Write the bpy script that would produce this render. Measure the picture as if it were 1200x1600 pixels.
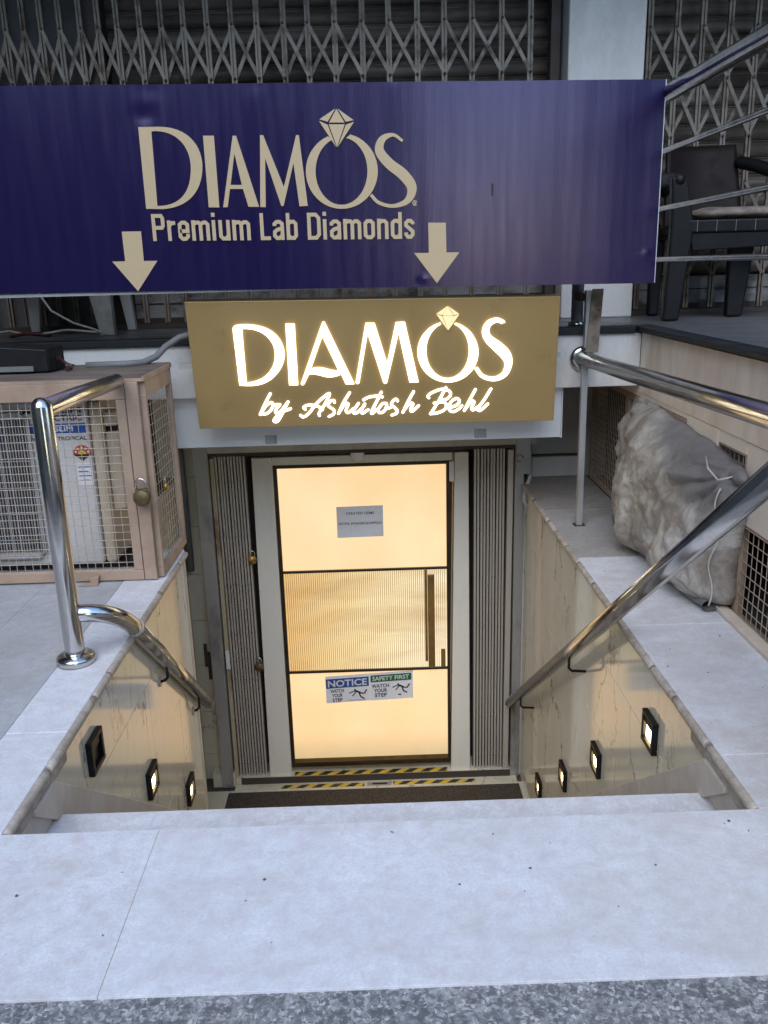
import bpy, math, random
from mathutils import Vector, Matrix, noise
random.seed(7)
for _o in list(bpy.data.objects): bpy.data.objects.remove(_o)
S = bpy.context.scene
C = S.collection
# ------------------------------------------------------------------ camera
cam_d = bpy.data.cameras.new('camera'); cam = bpy.data.objects.new('camera', cam_d); C.objects.link(cam)
cam_d.sensor_fit = 'HORIZONTAL'; cam_d.sensor_width = 36.0; cam_d.lens = 36.0*1334.1/1200.0
cam_d.clip_start = 0.05; cam_d.clip_end = 600
_p, _yw, _ro = 0.2797, 0.0106, -0.0279
_f = Vector((math.sin(_yw)*math.cos(_p), math.cos(_yw)*math.cos(_p), -math.sin(_p)))
_r = Vector((math.cos(_yw), -math.sin(_yw), 0)); _u = _r.cross(_f)
_rx = math.cos(_ro)*_r + math.sin(_ro)*_u; _ux = -math.sin(_ro)*_r + math.cos(_ro)*_u
_m = Matrix((_rx, _ux, -_f)).transposed().to_4x4(); _m.translation = Vector((0, 0, 1.30))
cam.matrix_world = _m; S.camera = cam
S.render.resolution_x = 768; S.render.resolution_y = 1024
# ------------------------------------------------------------------ light
W = bpy.data.worlds.new('World'); S.world = W; W.use_nodes = True
nt = W.node_tree; bg = nt.nodes['Background']
sky = nt.nodes.new('ShaderNodeTexSky'); sky.sky_type = 'NISHITA'; sky.sun_disc = False
SUN_EL, SUN_ROT = math.radians(46), math.radians(192)
sky.sun_elevation = SUN_EL; sky.sun_rotation = SUN_ROT
sky.dust_density = 0.3; sky.air_density = 1.1; sky.ozone_density = 1.8
nt.links.new(sky.outputs[0], bg.inputs[0]); bg.inputs[1].default_value = 0.15
sd = bpy.data.lights.new('sun', 'SUN'); sd.energy = 0.75; sd.angle = math.radians(50); sd.color = (1, .97, .93)
so = bpy.data.objects.new('sun', sd); C.objects.link(so)
_d = Vector((math.sin(SUN_ROT)*math.cos(SUN_EL), math.cos(SUN_ROT)*math.cos(SUN_EL), math.sin(SUN_EL)))
so.rotation_euler = _d.to_track_quat('Z', 'Y').to_euler()
S.view_settings.view_transform = 'Standard'; S.view_settings.look = 'None'
S.view_settings.exposure = 1.42; S.view_settings.gamma = 1; S.view_settings.use_curve_mapping = False
S.cycles.max_bounces = 8

# ------------------------------------------------------------------ materials
class NT:
    def __init__(s, name):
        s.m = bpy.data.materials.new(name); s.m.use_nodes = True; s.t = s.m.node_tree; s.n = s.t.nodes; s.l = s.t.links
        s.b = s.n['Principled BSDF']; s.pos = None
    def node(s, typ, **k):
        n = s.n.new(typ)
        for a, v in k.items(): setattr(n, a, v)
        return n
    def coord(s, scale=(1, 1, 1), rot=(0, 0, 0), loc=(0, 0, 0), obj=False):
        mp = s.node('ShaderNodeMapping'); mp.inputs['Scale'].default_value = scale
        mp.inputs['Rotation'].default_value = rot; mp.inputs['Location'].default_value = loc
        if obj: s.l.new(s.node('ShaderNodeTexCoord').outputs['Object'], mp.inputs[0])
        else: s.l.new(s.node('ShaderNodeNewGeometry').outputs['Position'], mp.inputs[0])
        return mp.outputs[0]
    def noise(s, scale, detail=5, rough=.6, vec=None, dist=0):
        n = s.node('ShaderNodeTexNoise'); n.inputs['Scale'].default_value = scale; n.inputs['Detail'].default_value = detail
        n.inputs['Roughness'].default_value = rough; n.inputs['Distortion'].default_value = dist
        s.l.new(vec if vec is not None else s.coord(), n.inputs['Vector']); return n.outputs['Fac']
    def ramp(s, fac, stops, interp='LINEAR'):
        r = s.node('ShaderNodeValToRGB'); r.color_ramp.interpolation = interp
        e = r.color_ramp.elements
        while len(e) < len(stops): e.new(.5)
        for i, (p, c) in enumerate(stops):
            e[i].position = p; e[i].color = (c, c, c, 1) if not hasattr(c, '__len__') else (*c, 1)
        s.l.new(fac, r.inputs[0]); return r.outputs[0]
    def mix(s, fac, a, b, mode='MIX'):
        m = s.node('ShaderNodeMix', data_type='RGBA', blend_type=mode)
        for sock, v in ((m.inputs[0], fac), (m.inputs[6], a), (m.inputs[7], b)):
            if hasattr(v, 'links'): s.l.new(v, sock)
            elif hasattr(v, '__len__'): sock.default_value = (*v, 1)
            else: sock.default_value = v
        return m.outputs[2]
    def math(s, op, a, b=0.):
        m = s.node('ShaderNodeMath', operation=op)
        for i, v in enumerate((a, b)):
            if hasattr(v, 'links'): s.l.new(v, m.inputs[i])
            else: m.inputs[i].default_value = v
        return m.outputs[0]
    def bump(s, h, strength=.3, dist=.01):
        b = s.node('ShaderNodeBump'); b.inputs['Strength'].default_value = strength; b.inputs['Distance'].default_value = dist
        s.l.new(h, b.inputs['Height'])
        if s.b.inputs['Normal'].links: s.l.new(s.b.inputs['Normal'].links[0].from_socket, b.inputs['Normal'])
        s.l.new(b.outputs[0], s.b.inputs['Normal'])
    def set(s, **k):
        for a, v in k.items():
            i = s.b.inputs[{'col': 'Base Color', 'rough': 'Roughness', 'metal': 'Metallic', 'spec': 'Specular IOR Level', 'coat': 'Coat Weight', 'ecol': 'Emission Color', 'est': 'Emission Strength'}[a]]
            if hasattr(v, 'links'): s.l.new(v, i)
            elif hasattr(v, '__len__'): i.default_value = (*v, 1)
            else: i.default_value = v
        return s

def worn(name, base, dirt, rough=.5, metal=0., scale=6, lo=.45, hi=.75, bump=.15, bscale=60, stretch=(1, 1, 1), rough2=None, spec=.5, randv=0.):
    """painted / metal surface with patches of dirt and fine grain"""
    n = NT(name); v = n.coord(stretch)
    a = n.noise(scale, 8, .65, v); f = n.ramp(a, [(lo, 0.), (hi, 1.)])
    g = n.noise(bscale, 4, .6)
    c = n.mix(f, base, dirt); c = n.mix(n.ramp(g, [(.3, .0), (.7, .22)]), c, [x*.6 for x in base])
    if randv:
        oi = n.node('ShaderNodeObjectInfo'); c = n.mix(n.math('MULTIPLY', oi.outputs['Random'], randv), c, dirt)
    n.set(col=c, metal=metal, spec=spec, rough=n.mix(f, (rough,)*3, ((rough2 if rough2 else min(1, rough+.25)),)*3))
    n.bump(g, bump, .004); return n.m

M = {}
# weathered white marble of platform and landing
def marble_white(name, base, mott, dark, fine=70):
    n = NT(name)
    a = n.noise(3.2, 9, .68, dist=.3); b = n.noise(fine, 6, .75); d = n.noise(230, 2, .5); big = n.noise(2.4, 7, .72, n.coord((1, 1.6, 1), loc=(3, 1, 0)), .6)
    c = n.mix(n.ramp(a, [(.35, 0.), (.68, 1.)]), base, mott)
    c = n.mix(n.ramp(b, [(.42, 0.), (.66, .52)]), c, dark); c = n.mix(n.ramp(n.noise(24, 7, .72, dist=.4), [(.42, 0.), (.64, .62)]), c, [dark[0]*1.15, dark[1]*1.05, dark[2]*1.05])
    c = n.mix(n.ramp(big, [(.46, 0.), (.70, .75)]), c, [dark[0]*1.1, dark[1]*1.02, dark[2]*.93])
    ye = n.noise(1.3, 5, .7, n.coord(loc=(8, 3, 0))); c = n.mix(n.ramp(ye, [(.60, 0.), (.72, .35)]), c, (.42, .36, .24))
    sp = n.noise(38, 2, .4, n.coord(loc=(9, 2, 4))); c = n.mix(n.ramp(sp, [(.775, 0.), (.80, .8)]), c, (.09, .075, .06))
    oi = n.node('ShaderNodeObjectInfo'); c = n.mix(n.math('MULTIPLY', oi.outputs['Random'], .25), c, mott)
    n.set(col=c, rough=n.ramp(b, [(.3, .42), (.7, .62)]), spec=.35); n.bump(b, .12, .003); n.bump(d, .1, .001); return n.m
M['marble'] = marble_white('weathered_white_marble', (.78, .79, .81), (.67, .68, .70), (.46, .455, .46), 130)
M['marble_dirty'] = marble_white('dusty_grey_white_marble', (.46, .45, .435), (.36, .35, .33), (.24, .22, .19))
M['grout'] = worn('dull_tan_grout', (.42, .37, .30), (.30, .26, .20), .9)
M['tile_marble'] = marble_white('greyer_marble_tile', (.50, .505, .515), (.42, .425, .43), (.30, .30, .30), 95)
M['nosing'] = marble_white('worn_marble_nosing', (.62, .57, .50), (.46, .40, .33), (.20, .16, .12), 50)
# cream polished marble with brown veins
def marble_cream(name, base, base2, vein, rough=.16):
    n = NT(name); v = n.coord((1, 1, .34)); w = n.noise(2.6, 5, .6, v, .6)
    oi = n.node('ShaderNodeObjectInfo')
    sh = n.node('ShaderNodeVectorMath', operation='SCALE'); cx = n.node('ShaderNodeCombineXYZ')
    n.l.new(oi.outputs['Random'], cx.inputs[1]); n.l.new(cx.outputs[0], sh.inputs[0]); sh.inputs['Scale'].default_value = 5.
    ad = n.node('ShaderNodeVectorMath', operation='ADD'); n.l.new(n.coord((1, 1, .42)), ad.inputs[0]); n.l.new(sh.outputs[0], ad.inputs[1])
    nz = n.node('ShaderNodeTexNoise'); nz.inputs['Scale'].default_value = 5.5; nz.inputs['Detail'].default_value = 6; nz.inputs['Roughness'].default_value = .68; n.l.new(ad.outputs[0], nz.inputs['Vector'])
    ds = n.node('ShaderNodeVectorMath', operation='SCALE'); n.l.new(nz.outputs['Color'], ds.inputs[0]); ds.inputs['Scale'].default_value = .30
    dv_ = n.node('ShaderNodeVectorMath', operation='ADD'); n.l.new(ad.outputs[0], dv_.inputs[0]); n.l.new(ds.outputs[0], dv_.inputs[1])
    def crack(sc):
        vo_ = n.node('ShaderNodeTexVoronoi', feature='DISTANCE_TO_EDGE'); vo_.inputs['Scale'].default_value = sc; n.l.new(dv_.outputs[0], vo_.inputs['Vector']); return vo_.outputs[0]
    ridge = crack(2.3); ridge2 = crack(5.5)
    c = n.mix(n.ramp(w, [(.35, 0.), (.7, 1.)]), base, base2)
    c = n.mix(n.ramp(n.noise(22, 5, .6, n.coord((1, 1, .12))), [(.4, 0.), (.7, .16)]), c, [x*.82 for x in base2])
    mask = n.ramp(n.noise(1.9, 2, .5, n.coord(loc=(4, 7, 1))), [(.44, 0.), (.56, 1.)])
    c = n.mix(n.math('MULTIPLY', mask, n.ramp(ridge, [(.0, .95), (.006, .75), (.014, .0)])), c, vein)
    c = n.mix(n.math('MULTIPLY', n.math('SUBTRACT', 1., mask), n.ramp(ridge2, [(.0, .45), (.014, .0)])), c, vein)
    c = n.mix(n.math('MULTIPLY', oi.outputs['Random'], .3), c, base2)
    n.set(col=c, rough=rough, spec=.75); return n.m
M['cream'] = marble_cream('polished_cream_marble', (.84, .79, .64), (.76, .70, .53), (.16, .075, .035), .08)
M['cream_old'] = marble_cream('stained_cream_marble', (.68, .63, .49), (.52, .48, .35), (.14, .10, .06), .35)
M['band'] = worn('stained_pinkish_marble', (.66, .60, .52), (.48, .40, .32), .35, 0, 4, .4, .7, .1, 60)
M['joint'] = worn('dark_joint_mortar', (.10, .09, .075), (.06, .05, .04), .9)
# granite with chips
n = NT('speckled_grey_granite'); vo = n.node('ShaderNodeTexVoronoi'); vo.inputs['Scale'].default_value = 150
nzv = n.node('ShaderNodeTexNoise'); nzv.inputs['Scale'].default_value = 60; nzs = n.node('ShaderNodeVectorMath', operation='SCALE'); nzs.inputs['Scale'].default_value = .02; nza = n.node('ShaderNodeVectorMath', operation='ADD')
n.l.new(n.coord(), nzv.inputs['Vector']); n.l.new(nzv.outputs['Color'], nzs.inputs[0]); n.l.new(nzs.outputs[0], nza.inputs[0]); n.l.new(n.coord(), nza.inputs[1]); n.l.new(nza.outputs[0], vo.inputs['Vector'])
sep = n.node('ShaderNodeSeparateColor'); n.l.new(vo.outputs['Color'], sep.inputs[0])
ed = n.node('ShaderNodeTexVoronoi', feature='DISTANCE_TO_EDGE'); ed.inputs['Scale'].default_value = 150; n.l.new(nza.outputs[0], ed.inputs['Vector'])
c = n.ramp(sep.outputs[0], [(.0, (.14, .145, .15)), (.3, (.25, .255, .26)), (.6, (.37, .37, .37)), (.85, (.52, .51, .50))], 'CONSTANT')
c = n.mix(n.ramp(ed.outputs[0], [(.0, .75), (.09, 0.)]), c, (.16, .155, .15)); c = n.mix(n.ramp(n.noise(9, 8, .75), [(.45, 0.), (.68, .45)]), c, (.34, .325, .31)); c = n.mix(n.ramp(n.noise(40, 5, .7), [(.48, 0.), (.60, .7)]), c, (.09, .09, .095))
n.set(col=c, rough=.75); n.bump(sep.outputs[0], .35, .004); n.bump(n.noise(200, 3, .6), .3, .002); M['granite'] = n.m
M['white'] = worn('aged_white_paint', (.70, .69, .66), (.42, .40, .36), .55, 0, 3.2, .48, .8, .1, 90, (1, 1, .5))
M['beige'] = worn('stained_beige_stone', (.76, .66, .54), (.47, .32, .20), .6, 0, 3., .42, .85, .1, 110, (1, 1.6, .45))
M['beige_wall'] = worn('beige_wall_paint', (.78, .68, .56), (.60, .49, .38), .6, 0, 2.2, .5, .85, .08, 90)
M['greywall'] = worn('greyish_plaster', (.50, .49, .44), (.20, .18, .15), .7, 0, 3, .5, .8, .15, 70)
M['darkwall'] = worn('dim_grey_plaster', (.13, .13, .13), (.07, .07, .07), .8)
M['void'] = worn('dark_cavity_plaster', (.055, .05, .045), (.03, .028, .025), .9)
M['black_trim'] = worn('black_stone_edge', (.012, .014, .017), (.03, .03, .03), .55, spec=.3)
M['floor_tile'] = worn('grey_veranda_tile', (.12, .125, .13), (.07, .07, .07), .35, 0, 4)
M['shutter'] = worn('grimy_galvanised_shutter', (.22, .185, .15), (.06, .045, .034), .5, .25, 5, .35, .65, .2, 60, (.25, 1, 2.4), .75, randv=.35)
M['shutter_plate'] = worn('pale_stained_shutter_plate', (.34, .34, .33), (.08, .07, .06), .6, .1, 5, .45, .62, .25, 50, (1, 1, 1.5))
M['gate'] = worn('dull_grey_gate_paint', (.27, .235, .19), (.10, .065, .04), .5, .35, 9, .5, .68, .2, 90, randv=.35)
M['gate_dark'] = worn('dark_rusty_steel', (.06, .052, .045), (.10, .05, .03), .6, .2, 7)
M['folded'] = worn('grey_folded_gate_steel', (.60, .56, .49), (.30, .25, .19), .4, .35, 7, .55, .85, .12, 90, (1, 1, .25), randv=.2)
M['steelpost'] = worn('scuffed_grey_steel_post', (.42, .42, .405), (.13, .11, .09), .45, .5, 6, .5, .75, .2, 80, (1, 1, .4))
M['rust_yellow'] = worn('yellowed_frame_with_rust', (.44, .38, .24), (.13, .055, .02), .6, 0, 5, .5, .66, .25, 60, (1, 1, .5))
# stainless steel
n = NT('polished_stainless_steel'); g = n.noise(40, 5, .6, n.coord((1, 1, 1))); n.set(col=n.mix(n.ramp(n.noise(14, 5, .7), [(.5, 0.), (.75, .35)]), (.60, .58, .55), (.36, .30, .23)), metal=1., rough=n.ramp(n.noise(9, 7, .75), [(.40, .13), (.66, .24)])); n.bump(g, .02, .001); M['steel'] = n.m
n = NT('brushed_aluminium_sheet'); g = n.noise(30, 6, .7, n.coord((1.2, 1, 16))); n.set(col=n.mix(g, (.82, .85, .85), (.62, .65, .65)), metal=.25, rough=.38); n.bump(g, .04, .002); M['alu'] = n.m
M['doorframe'] = worn('pale_grey_door_frame', (.77, .74, .64), (.52, .49, .43), .4, 0, 3, .5, .85, .05, 90, (1, 1, .3))
M['bronze'] = worn('dark_bronze_trim', (.035, .028, .02), (.08, .06, .04), .35, .4)
M['handle'] = worn('dull_gold_handle', (.34, .20, .06), (.12, .07, .025), .38, .5)
M['brass'] = worn('tarnished_brass', (.42, .27, .07), (.14, .09, .03), .38, .8, 30, .45, .7)
M['brass_old'] = worn('weathered_old_brass', (.20, .15, .07), (.09, .07, .04), .45, .7, 22, .4, .7)
M['tan'] = worn('tan_cage_paint', (.41, .29, .205), (.27, .185, .125), .5, .0, 5, .45, .75, .1, 90)
M['tan_dusty'] = worn('dusty_brown_cage_top', (.19, .145, .115), (.09, .07, .055), .8, 0, 10, .35, .65, .3, 120, (.3, 1, 1))
M['wire'] = worn('dusty_galvanised_wire', (.56, .46, .36), (.34, .26, .18), .5, .3, 20)
M['wire_rust'] = worn('brownish_wire', (.34, .235, .155), (.18, .11, .07), .55, .2, 20)
M['ac_white'] = worn('ivory_appliance_paint', (.58, .56, .53), (.42, .38, .33), .45, 0, 3, .45, .85, .03, 90)
M['ac_side'] = worn('beige_appliance_side', (.52, .44, .33), (.38, .30, .21), .45, 0, 3, .45, .85)  # beige, browner than the cabinet front
M['ac_grey'] = worn('grey_fan_grille', (.32, .31, .30), (.2, .18, .17), .5)
M['black_plastic'] = worn('black_plastic', (.005, .005, .006), (.012, .012, .013), .42, 0, 5, spec=.3)
M['brown_vinyl'] = worn('dark_brown_board', (.010, .0055, .0045), (.013, .008, .007), .6, spec=.25)
M['white_plastic'] = worn('grimy_white_plastic', (.50, .50, .48), (.24, .22, .19), .5, 0, 9, .42, .7, .1, 60, (1, 1, .5))
M['cushion'] = worn('stained_grey_brown_cushion', (.23, .195, .16), (.10, .08, .065), .85, 0, 14, .4, .65, .4, 90)
M['rubber'] = worn('grey_conduit', (.17, .17, .165), (.10, .10, .095), .6)
M['cable_white'] = worn('offwhite_cable', (.55, .54, .49), (.4, .38, .33), .5)
M['cable_red'] = worn('dark_red_wire', (.14, .02, .02), (.08, .02, .02), .5)
M['paper'] = worn('white_paper', (.82, .82, .83), (.74, .73, .72), .8, 0, 3)
M['ink'] = worn('black_ink', (.012, .012, .012), (.02, .02, .02), .6)
M['blue_ink'] = worn('blue_print', (.015, .075, .30), (.012, .06, .25), .4)
M['green_ink'] = worn('green_print', (.012, .14, .035), (.01, .11, .03), .4)
M['white_ink'] = worn('white_print', (.70, .70, .70), (.6, .6, .6), .5)
M['red_ink'] = worn('red_print', (.45, .06, .025), (.35, .05, .02), .5)
M['tape_yellow'] = worn('yellow_tape', (.70, .47, .05), (.40, .27, .07), .5, 0, 30, .5, .75)
M['tape_black'] = worn('black_tape', (.03, .028, .025), (.10, .09, .07), .5, 0, 30, .5, .7)
n = NT('dark_loop_mat'); v = n.node('ShaderNodeTexVoronoi'); v.inputs['Scale'].default_value = 160; n.l.new(n.coord(), v.inputs['Vector'])
n.set(col=n.mix(n.ramp(v.outputs['Distance'], [(.1, 0.), (.6, 1.)]), (.155, .12, .085), (.035, .028, .02)), rough=.95); n.bump(v.outputs['Distance'], .8, .006); M['mat'] = n.m
# gold sign board
n = NT('satin_gold_sheet'); g = n.noise(2.2, 4, .6); st = n.noise(26, 5, .7, n.coord((1, 1, .7), loc=(2, 0, 5)))
edge = n.ramp(n.noise(3.3, 4, .6, n.coord(loc=(1, 1, 8.3))), [(.60, 0.), (.75, .5)])
c = n.mix(n.ramp(g, [(.3, 0.), (.7, 1.)]), (.375, .255, .10), (.32, .213, .08)); c = n.mix(n.math('MULTIPLY', edge, n.ramp(st, [(.45, 0.), (.65, 1.)])), c, (.14, .085, .035))
n.set(col=c, metal=.35, rough=.42); n.bump(n.noise(300, 2, .5), .03, .001); M['gold'] = n.m
# navy vinyl: fine vertical ribs, soft folds
n = NT('glossy_navy_vinyl'); wv = n.node('ShaderNodeTexWave', wave_type='BANDS', bands_direction='X'); wv.inputs['Scale'].default_value = 55; n.l.new(n.coord(), wv.inputs['Vector'])
n.set(col=n.mix(n.noise(3, 3, .5), (.0055, .0035, .034), (.008, .005, .046)), rough=n.ramp(n.noise(6, 4, .6, n.coord((5, 1, .4))), [(.3, .18), (.7, .25)]), spec=.8)
n.b.inputs['Specular Tint'].default_value = (.86, .72, 1, 1)
n.bump(wv.outputs['Fac'], .05, .001); n.bump(n.noise(2.6, 2, .45, n.coord((3.0, 1, .16))), .11, .02); n.bump(n.noise(140, 3, .6, n.coord((1, 1, 3))), .05, .002)
M['navy'] = n.m
n = NT('beige_gold_print'); n.set(col=n.mix(n.noise(60, 3, .5, n.coord((3, 1, .5))), (.52, .40, .235), (.45, .345, .20)), rough=.42, spec=.4); M['print'] = n.m
# crumpled sack
n = NT('dusty_woven_sack'); a = n.noise(4.5, 8, .7, dist=1.2); r = n.math('ABSOLUTE', n.math('SUBTRACT', n.noise(5.5, 7, .62, n.coord(loc=(2, 5, 1)), 1.4), .5)); d = n.noise(2.2, 4, .6, n.coord(loc=(7, 1, 3)))
ch = n.node('ShaderNodeTexBrick'); ch.inputs['Scale'].default_value = 60
c = n.mix(n.ramp(a, [(.40, 0.), (.60, 1.)]), (.50, .465, .41), (.29, .26, .22)); c = n.mix(n.ramp(n.noise(3.4, 9, .74, n.coord(loc=(1, 9, 4)), .6), [(.50, 0.), (.60, .6)]), c, (.18, .135, .10))
sp_ = n.node('ShaderNodeSeparateXYZ'); n.l.new(n.coord(), sp_.inputs[0]); gy = n.math('ADD', n.math('ADD', sp_.outputs[2], n.math('MULTIPLY', sp_.outputs[1], -.30)), n.math('MULTIPLY', n.noise(4, 8, .7), .28))
c = n.mix(n.ramp(gy, [(-.50+.0 if False else .0, 0.), (1., 0.)]) if False else n.ramp(n.math('ADD', gy, 1.0), [(.60, 0.), (.67, .8)]), c, (.15, .14, .14))
rm = n.node('ShaderNodeTexNoise', noise_type='RIDGED_MULTIFRACTAL'); rm.inputs['Scale'].default_value = 4.5; rm.inputs['Detail'].default_value = 7; rm.inputs['Roughness'].default_value = .6; n.l.new(n.coord((1, 1.3, 1), rot=(.5, .2, .3)), rm.inputs['Vector'])
n.set(col=c, rough=.6, spec=.4); n.bump(rm.outputs['Fac'], .55, .03); n.bump(a, .5, .03); n.bump(n.noise(60, 5, .7), .3, .004); n.bump(n.math('ABSOLUTE', n.math('SUBTRACT', n.noise(13, 5, .6, n.coord(loc=(3, 3, 3)), .9), .5)), .5, .012); M['sack'] = n.m
def glow(name, c1, c2, strength, scale=2.5, stretch=(1, 1, 1), floor=False):
    n = NT(name); c = n.mix(n.ramp(n.noise(scale, 3, .5, n.coord(stretch)), [(.35, 0.), (.7, 1.)]), c1, c2)
    if floor:   # mat reflection painted as a darker greenish foot of the glow, smudges on the glass
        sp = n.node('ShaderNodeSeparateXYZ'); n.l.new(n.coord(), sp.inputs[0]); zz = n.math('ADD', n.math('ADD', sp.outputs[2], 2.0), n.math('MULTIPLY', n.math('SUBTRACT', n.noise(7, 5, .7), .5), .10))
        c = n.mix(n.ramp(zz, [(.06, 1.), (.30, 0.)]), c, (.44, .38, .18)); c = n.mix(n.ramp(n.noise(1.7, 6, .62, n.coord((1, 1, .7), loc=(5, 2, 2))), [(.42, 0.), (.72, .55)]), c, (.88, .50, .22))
    n.set(col=(.25, .22, .18), rough=.35, ecol=c, est=strength); return n.m
M['letter_glow'] = glow('lit_acrylic_letter', (1, .93, .74), (1, .80, .36), 1.5, 6)
M['script_glow'] = glow('lit_white_acrylic', (1, .95, .84), (1, .92, .78), 1.7)
M['gem_glow'] = glow('lit_pale_yellow_acrylic', (.95, .80, .38), (1, .86, .48), .36)
M['frosted'] = glow('lit_frosted_glass', (1., .64, .31), (1., .715, .41), .39, 1.3, floor=True)  # floor option paints the mat's reflection into the glow
M['lamp_glow'] = glow('warm_led_diffuser', (1, .74, .33), (1, .79, .40), 6.)
n = NT('lit_fluted_glass'); a = n.noise(2.0, 4, .6, n.coord((.55, 1, 2.6), rot=(0, .12, 0)), .4); b = n.noise(1.3, 2, .5, n.coord(loc=(.4, 0, 0)))
sx = n.node('ShaderNodeSeparateXYZ'); n.l.new(n.coord(), sx.inputs[0]); sd_ = n.ramp(n.math('MULTIPLY', n.math('ADD', sx.outputs[0], .6), 1.), [(.0, (.80, .48, .17)), (.35, (.90, .66, .31)), (.7, (.97, .80, .47)), (1., (1., .86, .58))])
c = n.mix(n.ramp(a, [(.42, 0.), (.66, .55)]), sd_, (.56, .32, .11)); n.set(col=(.2, .17, .12), rough=.15, ecol=c, est=.385); M['fluted'] = n.m
M['facade'] = worn('grey_street_facade', (.12, .115, .11), (.07, .065, .06), .8)
M['asphalt'] = worn('dusty_asphalt', (.07, .068, .065), (.12, .11, .10), .9)
M['glass_dark'] = worn('dark_window_glass', (.03, .035, .04), (.05, .05, .05), .1)
M['soffit'] = worn('shade_slab_plaster', (.14, .135, .13), (.08, .075, .07), .85)

# ------------------------------------------------------------------ geometry helpers
class MB:
    def __init__(s): s.v = []; s.f = []; s.sm = []
    def add(s, vs, fs, smooth=False):
        o = len(s.v); s.v += [tuple(v) for v in vs]; s.f += [tuple(i+o for i in f) for f in fs]; s.sm += [smooth]*len(fs); return s
    def box(s, x0, x1, y0, y1, z0, z1):
        return s.add([(x0,y0,z0),(x1,y0,z0),(x1,y1,z0),(x0,y1,z0),(x0,y0,z1),(x1,y0,z1),(x1,y1,z1),(x0,y1,z1)],
                     [(0,3,2,1),(4,5,6,7),(0,1,5,4),(1,2,6,5),(2,3,7,6),(3,0,4,7)])
    def bar(s, a, b, w, t, up=(0, 1, 0)):
        """flat bar a-b, width w across, thickness t along `up`"""
        a = Vector(a); b = Vector(b); d = (b-a).normalized(); u = Vector(up); u = (u-d*u.dot(d)).normalized(); x = d.cross(u)
        vs = [p+x*sx*w/2+u*sy*t/2 for p in (a, b) for sx, sy in ((-1,-1),(1,-1),(1,1),(-1,1))]
        return s.add(vs, [(0,1,2,3),(4,7,6,5),(0,4,5,1),(1,5,6,2),(2,6,7,3),(3,7,4,0)])
    def tube(s, pts, r, n=12, rounded=False, caps=True, flat=None):
        P = [Vector(p) for p in pts]; rs = list(r) if hasattr(r, '__len__') else [r]*len(P)
        if rounded:
            d0 = (P[0]-P[1]).normalized(); d1 = (P[-1]-P[-2]).normalized(); r0, r1 = rs[0], rs[-1]
            pre = [(P[0]+d0*r0*math.sin(a), r0*max(.05, math.cos(a))) for a in (1.5, 1.05, .55)]
            post = [(P[-1]+d1*r1*math.sin(a), r1*max(.05, math.cos(a))) for a in (.55, 1.05, 1.5)]
            P = [p for p, _ in pre]+P+[p for p, _ in post]; rs = [q for _, q in pre]+rs+[q for _, q in post]
        vs = []; prev = None
        for i, p in enumerate(P):
            t = (P[min(i+1, len(P)-1)]-P[max(i-1, 0)]).normalized()
            if prev is None:
                a = Vector((0, 0, 1)) if abs(t.z) < .9 else Vector((0, 1, 0)); prev = a
            x = (prev-t*prev.dot(t)).normalized(); y = t.cross(x); prev = x
            for k in range(n):
                an = 2*math.pi*k/n; q = p+(x*math.cos(an)+y*math.sin(an))*rs[i]
                if flat: q = p+Vector(((q-p).x, (q-p).y*flat, (q-p).z))
                vs.append(q)
        fs = [(i*n+k, i*n+(k+1) % n, (i+1)*n+(k+1) % n, (i+1)*n+k) for i in range(len(P)-1) for k in range(n)]
        s.add(vs, fs, True)
        if caps:
            o = len(s.v)-len(vs); s.f += [tuple(o+k for k in reversed(range(n))), tuple(o+(len(P)-1)*n+k for k in range(n))]; s.sm += [False, False]
        return s
    def lathe(s, prof, c=(0, 0, 0), axis='z', n=20):
        vs = []
        for r, h in prof:
            for k in range(n):
                a = 2*math.pi*k/n; x, y = r*math.cos(a), r*math.sin(a)
                vs.append({'z': (c[0]+x, c[1]+y, c[2]+h), 'y': (c[0]+x, c[1]+h, c[2]+y), 'x': (c[0]+h, c[1]+x, c[2]+y)}[axis])
        fs = [(i*n+k, i*n+(k+1) % n, (i+1)*n+(k+1) % n, (i+1)*n+k) for i in range(len(prof)-1) for k in range(n)]
        s.add(vs, fs, True); o = len(s.v)-len(vs); s.f += [tuple(o+k for k in reversed(range(n))), tuple(o+(len(prof)-1)*n+k for k in range(n))]; s.sm += [False, False]; return s
    def prism(s, poly, axis, a, b):
        """poly: 2D points, extruded along axis from a to b. y: (x,z); x: (y,z); z: (x,y)"""
        f = {'y': lambda p, t: (p[0], t, p[1]), 'x': lambda p, t: (t, p[0], p[1]), 'z': lambda p, t: (p[0], p[1], t)}[axis]
        n = len(poly); vs = [f(p, a) for p in poly]+[f(p, b) for p in poly]
        return s.add(vs, [tuple(range(n)), tuple(range(2*n-1, n-1, -1))]+[(i, i+n, (i+1) % n+n, (i+1) % n) for i in range(n)])
    def grid(s, fn, nu, nv, smooth=True):
        vs = [fn(i/nu, j/nv) for j in range(nv+1) for i in range(nu+1)]
        return s.add(vs, [(j*(nu+1)+i, j*(nu+1)+i+1, (j+1)*(nu+1)+i+1, (j+1)*(nu+1)+i) for j in range(nv) for i in range(nu)], smooth)

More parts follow.
